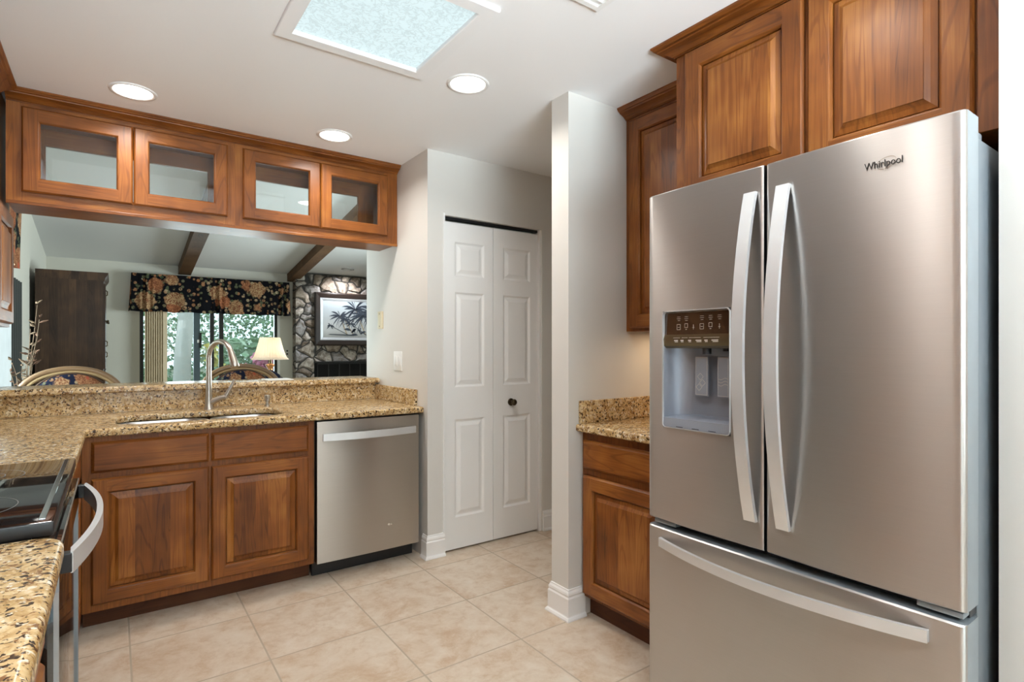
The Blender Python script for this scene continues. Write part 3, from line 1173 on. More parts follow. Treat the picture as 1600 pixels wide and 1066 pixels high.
sd = thing('soap_dispenser', 'small brushed nickel soap pump by the sink', 'soap dispenser', (.757, 3.60, CT1))
B().lathe([(.017, 0), (.017, .006), (.011, .010), (.010, .030), (.016, .034), (.018, .060), (.014, .068), (.004, .070)], (.757, 3.60, CT1), 20).build('body', M['nickel'], sd, smooth=40)
B().tube([(.757, 3.60, CT1 + .056), (.752, 3.58, CT1 + .060), (.745, 3.545, CT1 + .052)], [.007, .006, .005], 10).build('nozzle', M['nickel'], sd, smooth=50)

# ---------------------------------------------------------------- range and near counter
RY0, RY1 = 1.368, 2.112
rg = thing('range', 'electric range with a black glass cooktop and curved oven handle', 'range', (-.4, 1.74, 0))
b = B()
b.box(XL + .03, -.125, RY0 + .006, RY1 - .004, .03, .900)
b.build('body', M['black'], rg)
b = B()
b.box(XL + .01, -.092, RY0, RY1, .8985, .9265, 0, .004)
for f_ in b.bm.faces:
    f_.normal_update()
    if abs(f_.normal.z) < .9: f_.material_index = 1
cook = b.build('cooktop', [M['blackgloss'], M['black']], rg, smooth=40)
def ringmesh(cx, cy, r, w=.0022, z=.9270, seg=64):
    b = B()
    a = [(cx + r * math.cos(2 * math.pi * k / seg), cy + r * math.sin(2 * math.pi * k / seg), z) for k in range(seg)]
    c = [(cx + (r - w) * math.cos(2 * math.pi * k / seg), cy + (r - w) * math.sin(2 * math.pi * k / seg), z) for k in range(seg)]
    b.bridge(b.loop(a), b.loop(c))
    return b
for cx, cy, r in ((-.285, 1.925, .098), (-.285, 1.925, .060), (-.275, 1.565, .112), (-.275, 1.565, .072), (-.56, 1.93, .09), (-.56, 1.56, .09)):
    ringmesh(cx, cy, r).build('burner_ring', M['ring'], cook, norm=False)
B().box(-.1165, -.106, 1.392, 2.094, .9262, .9285, 0, .0008).build('edge_strip', M['chrome'], cook)
# control face and door
b = B()
b.box(-.124, -.098, RY0 + .002, RY1 - .002, .868, .898)
b.build('front_band', M['ovenglass'], rg)
b = B()
b.box(-.124, -.0870, RY0 + .004, RY1 - .004, .195, .864, 0, .002)
od = b.build('oven_door', M['ovenglass'], rg, smooth=40)
b = B()
b.box(-.125, -.0845, RY0 + .002, RY1 - .002, .790, .866, 0, .002)
b.build('top_rail', M['ovenglass'], od, smooth=40)
b = B()
b.box(-.125, -.0843, RY0 + .0005, RY0 + .0045, .788, .868, 0, .001)
b.build('end_cap', M['edge'], od)
b = B()
b.box(-.0860, -.0835, RY0 + .006, RY1 - .003, .859, .8665, 0, .0006)
b.build('rail_trim', M['nickel'], od)
b = B()
b.box(-.0930, -.0850, RY0 + .003, RY0 + .012, .195, .789)
b.build('edge_trim', M['foam'], od)
b = B()
b.box(-.125, -.0850, RY1 - .024, RY1 - .003, .195, .789)
b.build('edge_trim', M['edge'], od)
b = B()
b.box(-.124, -.090, RY0 + .004, RY1 - .004, .045, .188, 0, .004)
b.build('storage_drawer', M['steel'], rg, smooth=40)
pts = bow(RY0 + .030, RY1 - .028, .020, .044, .013, .012, 22, .016)
hb = B()
hb.prism([(-.0845 + w, s) for s, w in pts], 2, .812, .854)
oh = hb.build('handle', M['handle'], od, smooth=35, label='satin steel bowed oven handle')
b = B()
b.box(-.0845, -.066, RY0 + .026, RY0 + .050, .814, .852, 0, .002)
b.build('handle_mount', M['black'], od)
b = B()
b.box(-.0845, -.066, RY1 - .048, RY1 - .026, .814, .852, 0, .002)
b.build('handle_mount', M['black'], od)

nc = slab(rounded(XL + .002, -.074, -.6, RY0 - .006, (0, .05, 0, 0)), [], CT0, CT1, .013, 'countertop', M['granite'], None, (-.4, .6, CT0))
tag(nc, 'speckled granite countertop in the near left corner', 'countertop')
nb = thing('base_cabinet', 'cherry base cabinet under the near left granite counter', 'base cabinet', (-.4, .6, 0))
f = Fr((-.122, -.58, 0), '+x')
carcass(f, 1.935, .57, .095, CT0 - .001, nb)
f0 = Fr((-.122, 0, 0), '+x')
for y0, y1 in ((.46, .90), (.91, 1.335)):
    drawer(f0, (y0, y1, .706, .842), nb)
    cab_door(f0, (y0, y1, .128, .680), nb)
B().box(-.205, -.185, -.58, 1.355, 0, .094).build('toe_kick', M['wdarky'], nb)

# ---------------------------------------------------------------- right side: base cabinet, counter, wall cabinets
rb = thing('base_cabinet', 'cherry base cabinet between the partition wall and the refrigerator', 'base cabinet', (2.1, 1.7, 0))
XR = 1.795
f = Fr((XR, 1.934, 0), '-x')
carcass(f, .56, .60, .095, CT0 - .001, rb)
drawer(f, (.014, .520, .695, .828), rb)
cab_door(f, (.014, .520, .112, .664), rb, .060)
B().box(1.842, 1.862, 1.372, 1.934, 0, .094).build('toe_kick', M['wdarky'], rb)
rc = slab([(1.752, 1.372), (2.398, 1.372), (2.398, 1.935), (1.752, 1.935)], [], CT0, CT1, .011, 'countertop', M['granite'], None, (2.1, 1.65, CT0))
tag(rc, 'small speckled granite countertop beside the refrigerator', 'countertop')
b = B()
b.box(1.768, 2.398, 1.913, 1.9355, CT1 + .0002, 1.008, 0, .003)
b.build('backsplash', M['granite'], rc)

tc = thing('wall_cabinet', 'narrow cherry wall cabinet over the small counter by the refrigerator', 'wall cabinet', (2.24, 1.67, 1.337))
f = Fr((2.090, 1.934, 0), '-x')
carcass(f, .530, .300, 1.337, 2.43, tc)
cab_door(f, (.030, .500, 1.352, 2.376), tc, .060)
crown([(2.090, 1.935), (2.090, 1.406)], tc, 'crown', M['wy'])
uc = area('under_cabinet_lamp', (2.26, 1.66, 1.330), (0, 0, 0), .05, .36, .9, (1.0, .72, .45))

fcab = thing('wall_cabinet', 'deep cherry two-door wall cabinet above the refrigerator', 'wall cabinet', (2.09, .91, 1.80))
XF = 1.800
f = Fr((XF, 1.403, 0), '-x')
carcass(f, .998, .590, 1.800, 2.43, fcab)
cab_door(f, (.047, .502, 1.822, 2.386), fcab, .066)
cab_door(f, (.514, .934, 1.822, 2.386), fcab, .066)
crown([(2.36, 1.403), (XF, 1.403), (XF, .405)], fcab, 'crown', M['wy'], 1.08)
B().box(XF - .016, XF, .404, .462, 1.800, 2.392, 0, .002).build('filler_strip', M['wz'], fcab)

# ---------------------------------------------------------------- refrigerator
fr = thing('refrigerator', 'stainless steel French-door refrigerator with bottom freezer drawer', 'refrigerator', (1.95, .87, 0))
FX = 1.535            # plane of the door fronts
FY0, FY1 = .418, 1.320
FZ = 1.788
b = B()
b.box(1.632, 2.36, FY0 + .004, FY1 - .004, .02, 1.745, 0, .004)
b.build('body', M['fridgeside'], fr, smooth=40)
b = B()
b.box(1.622, 1.632, FY0 + .012, FY1 - .012, .06, 1.74)
b.build('gasket', M['dispdark'], fr)
b = B()
b.box(1.585, 1.632, .424, 1.314, .640, .660)
b.build('door_gap', M['dispdark'], fr)
for y0, y1 in ((FY0 + .012, FY0 + .105), (FY1 - .105, FY1 - .012)):
    b = B()
    b.box(1.560, 1.70, y0, y1, 1.7455, 1.772, 0, .008, 3)
    b.build('hinge_cover', M['edge'], fr, smooth=40)
    b = B()
    b.box(1.548, 1.60, y0 - .005, y1 - .008, .646, .659, 0, .002)
    b.build('hinge_bracket', M['edge'], fr, smooth=40)


def skinx(y, c0, c1):
    t = (y - c0) / (c1 - c0)
    e = min(y - c0, c1 - y)
    r = .012
    x = FX + .002 - .007 * (1 - (2 * t - 1) ** 2)
    if e < r: x += r - math.sqrt(max(0, r * r - (r - e) ** 2))
    return x


def door_skin(y0, y1, z0, z1, c0, c1, hole=None):
    """Curved steel front; hole = (ya, yb, za, zb)."""
    ys = sorted({y0, y1} | {y0 + d for d in (.001, .003, .006, .012)} | {y1 - d for d in (.001, .003, .006, .012)} | {y0 + (y1 - y0) * i / 18 for i in range(1, 18)} | (set(hole[:2]) if hole else set()))
    ys2 = [ys[0]]
    for y in ys[1:]:
        if y - ys2[-1] > .0006: ys2.append(y)
    ys = ys2
    zs = sorted({z0, z1, z0 + .004, z1 - .004} | (set(hole[2:]) if hole else set()))
    b = B()
    def X(y, z):
        x = skinx(y, c0, c1)
        if z < z0 + .001 or z > z1 - .001: x += .004
        return x
    V = {(i, j): b.bm.verts.new((X(y, z), y, z)) for i, y in enumerate(ys) for j, z in enumerate(zs)}
    for i in range(len(ys) - 1):
        for j in range(len(zs) - 1):
            if hole and ys[i] >= hole[0] - 1e-6 and ys[i + 1] <= hole[1] + 1e-6 and zs[j] >= hole[2] - 1e-6 and zs[j + 1] <= hole[3] + 1e-6: continue
            b.bm.faces.new((V[i, j], V[i, j + 1], V[i + 1, j + 1], V[i + 1, j]))
    # sides, top and bottom back to the gasket
    XB = 1.6215
    n, m = len(ys) - 1, len(zs) - 1
    def back(v): return b.bm.verts.new((XB, v.co.y, v.co.z))
    for seq, mi in (([V[i, m] for i in range(n + 1)], 1), ([V[i, 0] for i in range(n + 1)], 1), ([V[0, j] for j in range(m + 1)], 2 if y0 > .6 else 1), ([V[n, j] for j in range(m + 1)], 2 if y1 < .95 else 1)):
        bk = [back(v) for v in seq]
        for i in range(len(seq) - 1):
            f = b.bm.faces.new((seq[i], seq[i + 1], bk[i + 1], bk[i]))
            f.material_index = mi
    f = b.bm.faces.new([b.bm.verts.new(p) for p in ((XB, y0, z0), (XB, y1, z0), (XB, y1, z1), (XB, y0, z1))])
    f.material_index = 1
    return b


YM = .886
HOLE = (.993, 1.252, .985, 1.380)
SM = [M['steel'], M['edge'], M['dispdark']]
dl = door_skin(YM + .0048, FY1, .664, FZ, YM, FY1, HOLE).build('door', SM, fr, smooth=35, label='left refrigerator door with the water dispenser')
dr = door_skin(FY0, YM - .0048, .664, FZ, FY0, YM).build('door', SM, fr, smooth=35, label='right refrigerator door with the logo')
fd = door_skin(FY0, FY1, .055, .636, FY0, FY1).build('freezer_drawer', SM, fr, smooth=35)
for d_, yc in ((dl, .926), (dr, .827)):
    o_ = bow(.745, 1.713, .012, .066, .012, .010, 30, -.002)
    B().prism([(FX - .001 - w, s) for s, w in o_], 1, yc - .0185, yc + .0185).build('handle', M['handle'], d_, smooth=30, label='pale bowed bar handle')
o_ = bow(.486, 1.262, .012, .066, .012, .010, 30, -.002)
B().prism([(FX - .001 - w, s) for s, w in o_], 2, .575, .604).build('handle', M['handle'], fd, smooth=30, label='pale bowed bar handle')

# dispenser
ya, yb, za, zb = HOLE
dp = B()
xb = FX + .085
arc = []
for i in range(11):
    a = R(90 * i / 10)
    arc.append((FX + .001 + .082 * math.sin(a), yb - .004 - .085 * (1 - math.cos(a))))
pl = [(FX - .001, yb - .003)] + arc + [(xb, ya + .02), (FX, ya + .003)]
dp.rings([[(x, y, z) for x, y in pl] for z in (za + .03, 1.262)], 0, (True, True), closed=False)
d0 = dp.build('dispenser', M['dispgrey'], dl, norm=False, smooth=40)
b = B()
prof = [(FX + .08, 1.262), (FX + .010, 1.254), (FX + .000, 1.262), (FX - .002, 1.285), (FX + .003, 1.300), (FX + .006, 1.372), (FX + .002, 1.379), (FX + .08, 1.379)]
b.prism([(x, z) for x, z in prof], 1, ya + .002, yb - .002)
for f_ in b.bm.faces:
    c_ = f_.calc_center_median()
    if c_.z < 1.300 and abs(f_.normal.y) < .5: f_.material_index = 1
pn = b.build('control_panel', [M['panelgloss'], M['panelbrass']], dl, smooth=30, label='glossy bronze touch control panel')
b = B()
def yz(y0, y1, z0, z1, x): b.quad([(x, y0, z0), (x, y1, z0), (x, y1, z1), (x, y0, z1)])
def wire(y0, y1, z0, z1, x, t=.0008):
    yz(y0, y1, z0, z0 + t, x); yz(y0, y1, z1 - t, z1, x); yz(y0, y0 + t, z0 + t, z1 - t, x); yz(y1 - t, y1, z0 + t, z1 - t, x)
xi = FX + .0012
for i, yy in enumerate((1.190, 1.160, 1.132, 1.100, 1.068, 1.036)):
    xk = FX + .0025
    if i % 3 == 1:
        wire(yy - .006, yy + .006, 1.322, 1.336, xk)
        yz(yy - .003, yy + .003, 1.316, 1.317, xk)
    elif i % 3 == 2:
        yz(yy - .0006, yy + .0006, 1.316, 1.332, xk); yz(yy - .004, yy + .004, 1.322, 1.3228, xk)
    else:
        wire(yy - .007, yy + .007, 1.316, 1.334, xk); yz(yy - .004, yy + .004, 1.324, 1.3248, xk)
    if i not in (2,):
        yz(yy - .008, yy + .007, 1.352, 1.3527, xk); yz(yy - .006, yy + .004, 1.346, 1.3467, xk); yz(yy - .007, yy + .006, 1.358, 1.3587, xk)
for yy, wd in ((1.196, .016), (1.172, .012), (1.142, .012), (1.108, .022), (1.080, .012), (1.048, .024)):
    yz(yy - wd / 2, yy + wd / 2, 1.2785, 1.2815, FX - .0035)
    yz(yy - wd / 2, yy + wd / 3, 1.2745, 1.2765, FX - .0035)
for y0, y1 in ((1.180, 1.208), (1.150, 1.174), (1.100, 1.145), (1.032, 1.090)):
    yz(y0, y1, 1.2885, 1.2893, FX - .0032)
b.build('touch_icons', M['icon'], pn, norm=False, label='tiny pale icons and captions')
# paddles
def paddle(y0, y1, name, lab):
    b = B()
    b.box(FX + .050, FX + .056, y0, y1, 1.096, 1.228, 0, .002)
    o = b.build(name, M['dispgrey'], d0, label=lab)
    return o
p1 = paddle(1.110, 1.160, 'paddle', 'ice paddle with cube outlines')
p2 = paddle(1.033, 1.076, 'paddle', 'water paddle with wavy lines')
b = B()
x_ = FX + .0494
wire(1.113, 1.157, 1.100, 1.224, x_, .0011)
for cy, cz, r in ((1.139, 1.160, .0115), (1.131, 1.140, .0115), (1.144, 1.125, .0115)):
    pts = [(cy + r, cz), (cy, cz + r), (cy - r, cz), (cy, cz - r)]
    for q in range(4):
        (a0, a1), (c0_, c1_) = pts[q], pts[(q + 1) % 4]
        dx, dz = c0_ - a0, c1_ - a1
        L = math.hypot(dx, dz); nx, nz = -dz / L * .0007, dx / L * .0007
        b.quad([(x_, a0 - nx, a1 - nz), (x_, c0_ - nx, c1_ - nz), (x_, c0_ + nx, c1_ + nz), (x_, a0 + nx, a1 + nz)])
b.build('ice_symbol', M['icon'], p1, norm=False)
b = B()
wire(1.036, 1.073, 1.100, 1.224, x_, .0011)
for k in range(3):
    z0 = 1.136 + k * .010
    P_ = [(1.038 + .033 * i / 12, z0 + .003 * math.sin(i / 12 * 2 * math.pi)) for i in range(13)]
    for (a0, a1), (c0_, c1_) in zip(P_, P_[1:]):
        b.quad([(x_, a0, a1 - .0007), (x_, c0_, c1_ - .0007), (x_, c0_, c1_ + .0007), (x_, a0, a1 + .0007)])
b.build('water_symbol', M['icon'], p2, norm=False)
b = B()
b.tube([(FX + .03, 1.10, 1.262), (FX + .03, 1.10, 1.235)], .014, 14)
b.build('spout', M['dispdark'], d0, smooth=40)
b = B()
b.tube([(FX + .03, 1.03, 1.262), (FX + .03, 1.03, 1.245)], .010, 14)
b.build('spout', M['dispdark'], d0, smooth=40)
b = B()
b.prism([(FX - .004, za + .004), (FX + .084, za + .004), (FX + .084, za + .044), (FX + .070, za + .040), (FX + .010, za + .034), (FX - .002, za + .034)], 1, ya + .003, yb - .003)
tr_ = b.build('drip_tray', M['dispgrey'], d0)
for k in range(3):
    y = ya + .065 + k * .062
    B().box(FX - .0045, FX - .0038, y - .013, y + .013, za + .006, za + .008).build('tray_slot', M['dispdark'], tr_)
# bright bezel around the dispenser
b = B()
rc_ = rounded(ya, yb, za, zb, .014, 6)
ri_ = offset_poly(rc_, .0035)
b.rings([[(FX - .003, y, z) for y, z in rc_], [(FX - .0075, y, z) for y, z in offset_poly(rc_, .0008)], [(FX - .0075, y, z) for y, z in offset_poly(rc_, .0027)], [(FX + .004, y, z) for y, z in ri_]], 0, (False, False))
ro = offset_poly(rc_, -.001)
b.build('bezel', M['handle'], dl, smooth=30)

# logo
def text_mesh(txt, size, font_depth=.0006):
    c = bpy.data.curves.new('lettering', 'FONT')
    c.body = txt
    c.size = size
    c.extrude = font_depth
    c.align_x = 'CENTER'
    o = bpy.data.objects.new('lettering', c)
    COL.objects.link(o)
    dg = bpy.context.evaluated_depsgraph_get()
    me = bpy.data.meshes.new_from_object(o.evaluated_get(dg))
    bpy.data.objects.remove(o)
    bpy.data.curves.remove(c)
    return me


me = text_mesh('Whirlpool', .0245)
wdt = max(v.co.x for v in me.vertices) - min(v.co.x for v in me.vertices)
k_ = .083 / wdt
YLOGO, ZLOGO = .578, 1.699
xl = skinx(YLOGO, FY0, YM) - .0012
bpos = Vector(fr['base_'])
for v in me.vertices:
    x, y, z = v.co
    v.co = Vector((xl - z, YLOGO - x * k_, ZLOGO + y * 1.0)) - bpos
me.materials.append(M['logo'])
lo = bpy.data.objects.new('logo_lettering', me)
COL.objects.link(lo)
lo.parent = dr
lo['label'] = 'dark metallic logo lettering'
b = B()
P_ = []
for i in range(33):
    a = R(205 + i * 9.5)
    P_.append((YLOGO - .006 - .020 * math.cos(a) * (1 + .004 * i), ZLOGO + .0075 + .0135 * math.sin(a) + .004 * math.cos(a)))
for (a0, a1), (c0_, c1_) in zip(P_, P_[1:]):
    b.quad([(xl - .0004, a0, a1 - .0007), (xl - .0004, c0_, c1_ - .0007), (xl - .0004, c0_, c1_ + .0007), (xl - .0004, a0, a1 + .0007)])
b.build('logo_swoosh', M['logogold'], dr, norm=False, label='pale gold swoosh ring round the logo')

# ---------------------------------------------------------------- switch plates
sw = thing('light_switch', 'white double rocker switch plate above the granite side splash', 'light switch', (1.518, 3.40, 1.105))
b = B()
b.box(1.512, 1.518, 3.338, 3.462, 1.106, 1.232, 0, .002)
b.build('plate', M['plastic'], sw, smooth=40)
for y in (3.375, 3.425):
    B().box(1.508, 1.5121, y - .017, y + .017, 1.136, 1.202, 0, .0015).build('rocker', M['plastic'], sw, smooth=40)
wp = thing('wall_plate', 'small cream plate on the white wall under the glass cabinets', 'wall plate', (1.518, 3.683, 1.385))
b = B()
b.box(1.505, 1.518, 3.648, 3.722, 1.388, 1.508, 0, .002)
b.build('plate', M['cream'], wp, smooth=40)
b = B()
for z in (1.405, 1.491):
    B().lathe([(.004, 0), (.004, .0015), (.0005, .002)], (1.505, 3.685, z), 12, 0, '-x').build('screw', M['bronze'], wp)
sw2 = thing('light_switch', 'small grey wall switch beside the sliding glass door', 'light switch', (2.27, YB, 1.16))
B().box(2.235, 2.315, YB - .006, YB, 1.125, 1.235, 0, .002).build('plate', M['wallcool'], sw2)
for z in (1.155, 1.205):
    B().box(2.262, 2.288, YB - .010, YB - .0055, z - .013, z + .013).build('socket', M['frame_dark'], sw2)

tag(B().box(.80, .96, 3.79, 3.98, 1.0458, 1.0500, 0, .0005).build('paper_booklet', M['paper'], None, (.88, 3.88, 1.0458)), 'white paper booklet lying on the granite bar', 'booklet')

# ---------------------------------------------------------------- dining room
# sliding glass door
wd = thing('window_2', 'dark framed sliding glass door to the garden', 'sliding door', (1.2, YB + .05, 0))
wd['kind'] = 'structure'
y0, y1 = YB + .01, YB + .07
b = B()
b.box(.30, .345, y0, y1, 0, 2.06); b.box(2.085, 2.125, y0, y1, 0, 2.06)
b.box(.345, 2.085, y0, y1, 2.0, 2.06); b.box(.345, 2.085, y0, y1, 0, .05)
b.build('frame', M['frame_dark'], wd, weld=False)
B().box(1.175, 1.232, y0 + .005, y0 + .03, .05, 2.0).build('stile', M['frame_dark'], wd)
B().box(1.300, 1.362, y0 + .031, y1 - .004, .05, 2.0).build('stile', M['frame_dark'], wd)
B().box(.965, 1.050, y0 + .034, y1, .05, 2.0).build('stile', M['frame_grey'], wd, label='blue-grey screen door stile')
B().box(1.046, 1.068, y0 + .020, y0 + .034, 1.25, 1.48).build('latch', M['frame_dark'], wd)
B().box(1.012, 1.040, y0 + .030, y0 + .0338, 1.33, 1.375).build('sticker', M['paper'], wd, label='small white sticker')
B().box(.346, 2.084, y0 + .040, y0 + .046, .051, 1.999).build('glass_pane', M['winglass'], wd)
struct(B().box(2.126, 2.165, YB - .012, YB, 0, 2.08).build('trim_2', M['trim']))

vb = thing('vertical_blind', 'beige vertical blinds stacked at the left of the sliding door', 'blinds', (.5, 9.3, .03))
for i in range(9):
    x = .375 + i * .027
    b = B()
    b.quad([(x - .02, 9.280, .03), (x + .035, 9.335, .03), (x + .035, 9.335, 1.96), (x - .02, 9.280, 1.96)])
    b.build('slat', M['blinds'], vb)
B().box(.32, 2.14, 9.29, 9.33, 1.962, 2.0).build('head_rail', M['trim'], vb)

# valances
def valance_path(path, z0, z1, name, mat, n=140, pleats=()):
    P = [Vector(p) for p in path]
    seg = [(b_ - a_).length for a_, b_ in zip(P, P[1:])]
    L = sum(seg)
    loops_t, loops_b = [], []
    for i in range(n + 1):
        s_ = L * i / n
        k = 0
        while k < len(seg) - 1 and s_ > seg[k]: s_ -= seg[k]; k += 1
        d = (P[k + 1] - P[k]).normalized()
        nr = Vector((d.y, -d.x))
        p = P[k] + d * s_
        off = 0
        for c, w_ in pleats:
            q = (L * i / n - c) / w_
            if abs(q) < 1: off += .03 * math.cos(q * math.pi * 3) * (1 - abs(q))
        loops_t.append(p + nr * off * .4)
        loops_b.append(p + nr * (off + .012 * math.sin(i * .35) + .02))
    b = B()
    rows = []
    for j in range(7):
        t = j / 6
        rows.append([(a_.x + (c_.x - a_.x) * t, a_.y + (c_.y - a_.y) * t, z1 + (z0 - z1) * t + .006 * t * math.sin(i * .22)) for i, (a_, c_) in enumerate(zip(loops_t, loops_b))])
    b.rings(rows, 0, (False, False), closed=False)
    return b


b = valance_path([(.20, 9.392), (.20, 9.25), (2.275, 9.25), (2.275, 9.392)], 1.760, 2.290, 'valance', None, 180, ((.32, .12), (1.22, .12), (2.10, .12)))
b.quad([(.20, 9.392, 2.290), (.20, 9.25, 2.290), (2.275, 9.25, 2.290), (2.275, 9.392, 2.290)])
tag(b.build('valance', M['floral'], None, (1.2, 9.3, 1.76), smooth=60, norm=False), 'black floral rose valance above the sliding glass door', 'valance')
b = valance_path([(XL + .004, 5.62), (XL + .145, 5.62), (XL + .145, 4.15), (XL + .004, 4.15)], 1.850, 2.34, 'valance', None, 120, ((1.2, .1),))
b.quad([(XL + .004, 5.62, 2.34), (XL + .145, 5.62, 2.34), (XL + .145, 4.15, 2.34), (XL + .004, 4.15, 2.34)])
tag(b.build('valance', M['floral'], None, (XL + .07, 4.9, 1.85), smooth=60, norm=False), 'black floral valance on the left dining wall, seen edge-on', 'valance')
w = B()
for a_, c_, z0, z1 in ((4.2, 5.76, .35, .40), (4.2, 5.76, 2.05, 2.1), (4.2, 4.25, .40, 2.05), (5.71, 5.76, .40, 2.05)):
    w.box(XL - .09, XL - .03, a_, c_, z0, z1)
w3 = struct(w.build('window_3', M['trim'], None, (XL - .05, 5.0, .35), weld=False))
B().box(XL - .062, XL - .056, 4.25, 5.71, .40, 2.05).build('glass_pane', M['winglass'], w3)
vb2 = thing('vertical_blind', 'pale grey vertical blinds in the left dining window', 'blinds', (XL, 5.0, .36))
for i in range(18):
    y = 4.24 + i * .083
    b = B()
    b.quad([(XL + .004, y, .37), (XL + .078, y + .020, .37), (XL + .078, y + .020, 2.04), (XL + .004, y, 2.04)])
    b.build('slat', M['blindsw'], vb2)
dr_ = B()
P_ = [(XL + .010 + .022 * (1 + math.sin(i * .9)), 5.86 + i * .018) for i in range(42)]  # dark wavy upright strip along the left dining wall
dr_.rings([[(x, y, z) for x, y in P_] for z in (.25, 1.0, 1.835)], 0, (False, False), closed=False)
tag(dr_.build('dark_strip', M['dark_strip'], None, (XL, 6.2, .25), smooth=60), 'dark narrow wavy strip on the left dining wall before the armoire', 'dark_strip')

# beams
for x0, x1, lab in ((.765, .925, 'brown ceiling beam above the middle of the floral valance'), (2.275, 2.425, 'brown ceiling beam beside the stone fireplace'), (3.80, 3.95, 'brown ceiling beam above the right of the fireplace')):
    b = B()
    ya_, yb_ = 3.96, YB - .002
    b.prism([(ya_, zc(ya_) - .125), (yb_, zc(yb_) - .125), (yb_, zc(yb_) - .001), (ya_, zc(ya_) - .001)], 0, x0, x1)
    o = b.build('trim_3' if x0 < 1 else 'trim_4' if x0 < 3 else 'trim_5', M['beam'], None, ((x0 + x1) / 2, 6.6, 2.5))
    struct(o, lab)

# fireplace
fp = thing('fireplace', 'grey fieldstone fireplace beyond the bar', 'fireplace', (3.4, 9.3, 0))
FYF = 9.20
b = B()
zt = zc(9.398) - .003
def stone_box(x0, x1, z0, z1): b.box(x0, x1, FYF, YB - .002, z0, z1)
stone_box(2.36, 2.646, 0, zt); stone_box(4.20, 4.9, 0, zt); stone_box(2.646, 4.20, 1.023, zt); stone_box(2.646, 4.20, 0, .35)
b.build('stone_face', M['stone'], fp, weld=False)
B().box(2.648, 4.198, 9.34, YB - .004, .352, 1.021).build('firebox', M['firebox'], fp)
B().box(2.640, 4.206, 9.185, 9.1995, 1.012, 1.034).build('lintel', M['frame_dark'], fp)
b = B()
b.box(2.70, 4.15, 9.21, 9.225, .355, .372); b.box(2.70, 4.15, 9.21, 9.225, .985, 1.000)
for i in range(9): b.box(2.70 + i * .178, 2.712 + i * .178, 9.21, 9.225, .372, .985)
b.build('fire_screen', M['frame_dark'], fp, weld=False)

# painting over the fireplace
pt = thing('framed_painting', 'dark framed palm beach painting on the fireplace stone', 'painting', (3.4, 9.18, 1.29))
px0, px1, pz0, pz1 = 2.646, 4.15, 1.292, 2.160
f = Fr((0, 9.194, 0), '-y')
b = B()
r = (px0, px1, pz0, pz1)
ring(b, f, r, 0, r, .03, 0, 0); ring(b, f, r, .03, inset(r, .02), .042, 0, 0); ring(b, f, inset(r, .02), .042, inset(r, .085), .030, 0, 0); ring(b, f, inset(r, .085), .030, inset(r, .088), .018, 0, 0)
b.build('frame', M['darkframe'], pt, norm=False)
r2 = inset(r, .087)
b = B()
ring(b, f, r2, .024, inset(r2, .012), .026, 0, 0); ring(b, f, inset(r2, .012), .026, inset(r2, .046), .014, 0, 0)
b.build('liner', M['liner'], pt, norm=False)
b = B()
r3 = inset(r2, .044)
b.quad(f.rect(r3, .013), 0)
def frond(cx, cz, L, a, w_=.018, mi=1, ww=.0145):
    pts = []
    for k in range(6):
        t = k / 5
        pts.append((cx + L * t * math.cos(a), cz + L * t * math.sin(a) - .35 * L * t * t, w_ * math.sin(math.pi * min(1, t * .95 + .05))))
    for p, q in zip(pts, pts[1:]):
        b.quad([f.p(p[0], p[1] - p[2], ww), f.p(q[0], q[1] - q[2], ww), f.p(q[0], q[1] + q[2], ww), f.p(p[0], p[1] + p[2], ww)], mi)
rr_ = random.Random(3)
def strip(x0, z0, x1, z1, w_, mi, ww=.0142):
    b.quad([f.p(x0 - w_, z0, ww), f.p(x0 + w_, z0, ww), f.p(x1 + w_ * .6, z1, ww), f.p(x1 - w_ * .6, z1, ww)], mi)
for i, (cx, cz, L, n_) in enumerate(((3.06, 1.78, .17, 14), (3.14, 1.72, .12, 10), (3.32, 1.90, .24, 18), (3.46, 1.80, .26, 20), (3.62, 1.88, .28, 20), (3.24, 1.66, .10, 9), (2.90, 1.62, .06, 7))):
    strip(cx + .12 + .03 * i, 1.47, cx, cz, .012, 2 if i < 3 else 1, .0140 + .0001 * i)
    for k in range(n_):
        frond(cx, cz, L * (.7 + .5 * rr_.random()), 2 * math.pi * k / n_ + rr_.random() * .3, .012 + .02 * L, 1, .0146 + .00012 * i)
for i in range(26):
    frond(3.2 + .7 * rr_.random(), 1.45 + .10 * rr_.random(), .14, math.pi * rr_.random(), .02, 1, .0156)
b.quad([f.p(2.86, 1.47, .0143), f.p(3.3, 1.455, .0143), f.p(3.3, 1.475, .0143), f.p(2.9, 1.482, .0143)], 1)
b.build('canvas', [M['canvas'], M['palm'], M['palmtrunk']], pt, norm=False)

t = thing('recessed_light', 'recessed dining ceiling light shining on the fireplace stone', 'ceiling light', (3.08, 8.86, zc(8.86)))
B().lathe([(.10, .004), (.10, -.012), (.07, -.016), (.062, .0)], (3.08, 8.86, zc(8.86)), 28, 0, 'z', (False, False)).build('trim_ring', M['foam'], t, smooth=50)
B().lathe([(.064, -.001), (.001, -.002)], (3.08, 8.86, zc(8.86)), 28, 0, 'z', (False, True)).build('lens', M['dimlens'], t)
l = bpy.data.lights.new('fireplace_spot', 'SPOT')
l.energy = 55
l.spot_size = R(125)
l.spot_blend = .6
l.shadow_soft_size = .05
l.color = (.95, .97, 1.0)
o = bpy.data.objects.new('fireplace_spot', l)
COL.objects.link(o)
o.parent = t
o.location = (0, 0, -.03)
o.rotation_euler = (R(18), 0, 0)

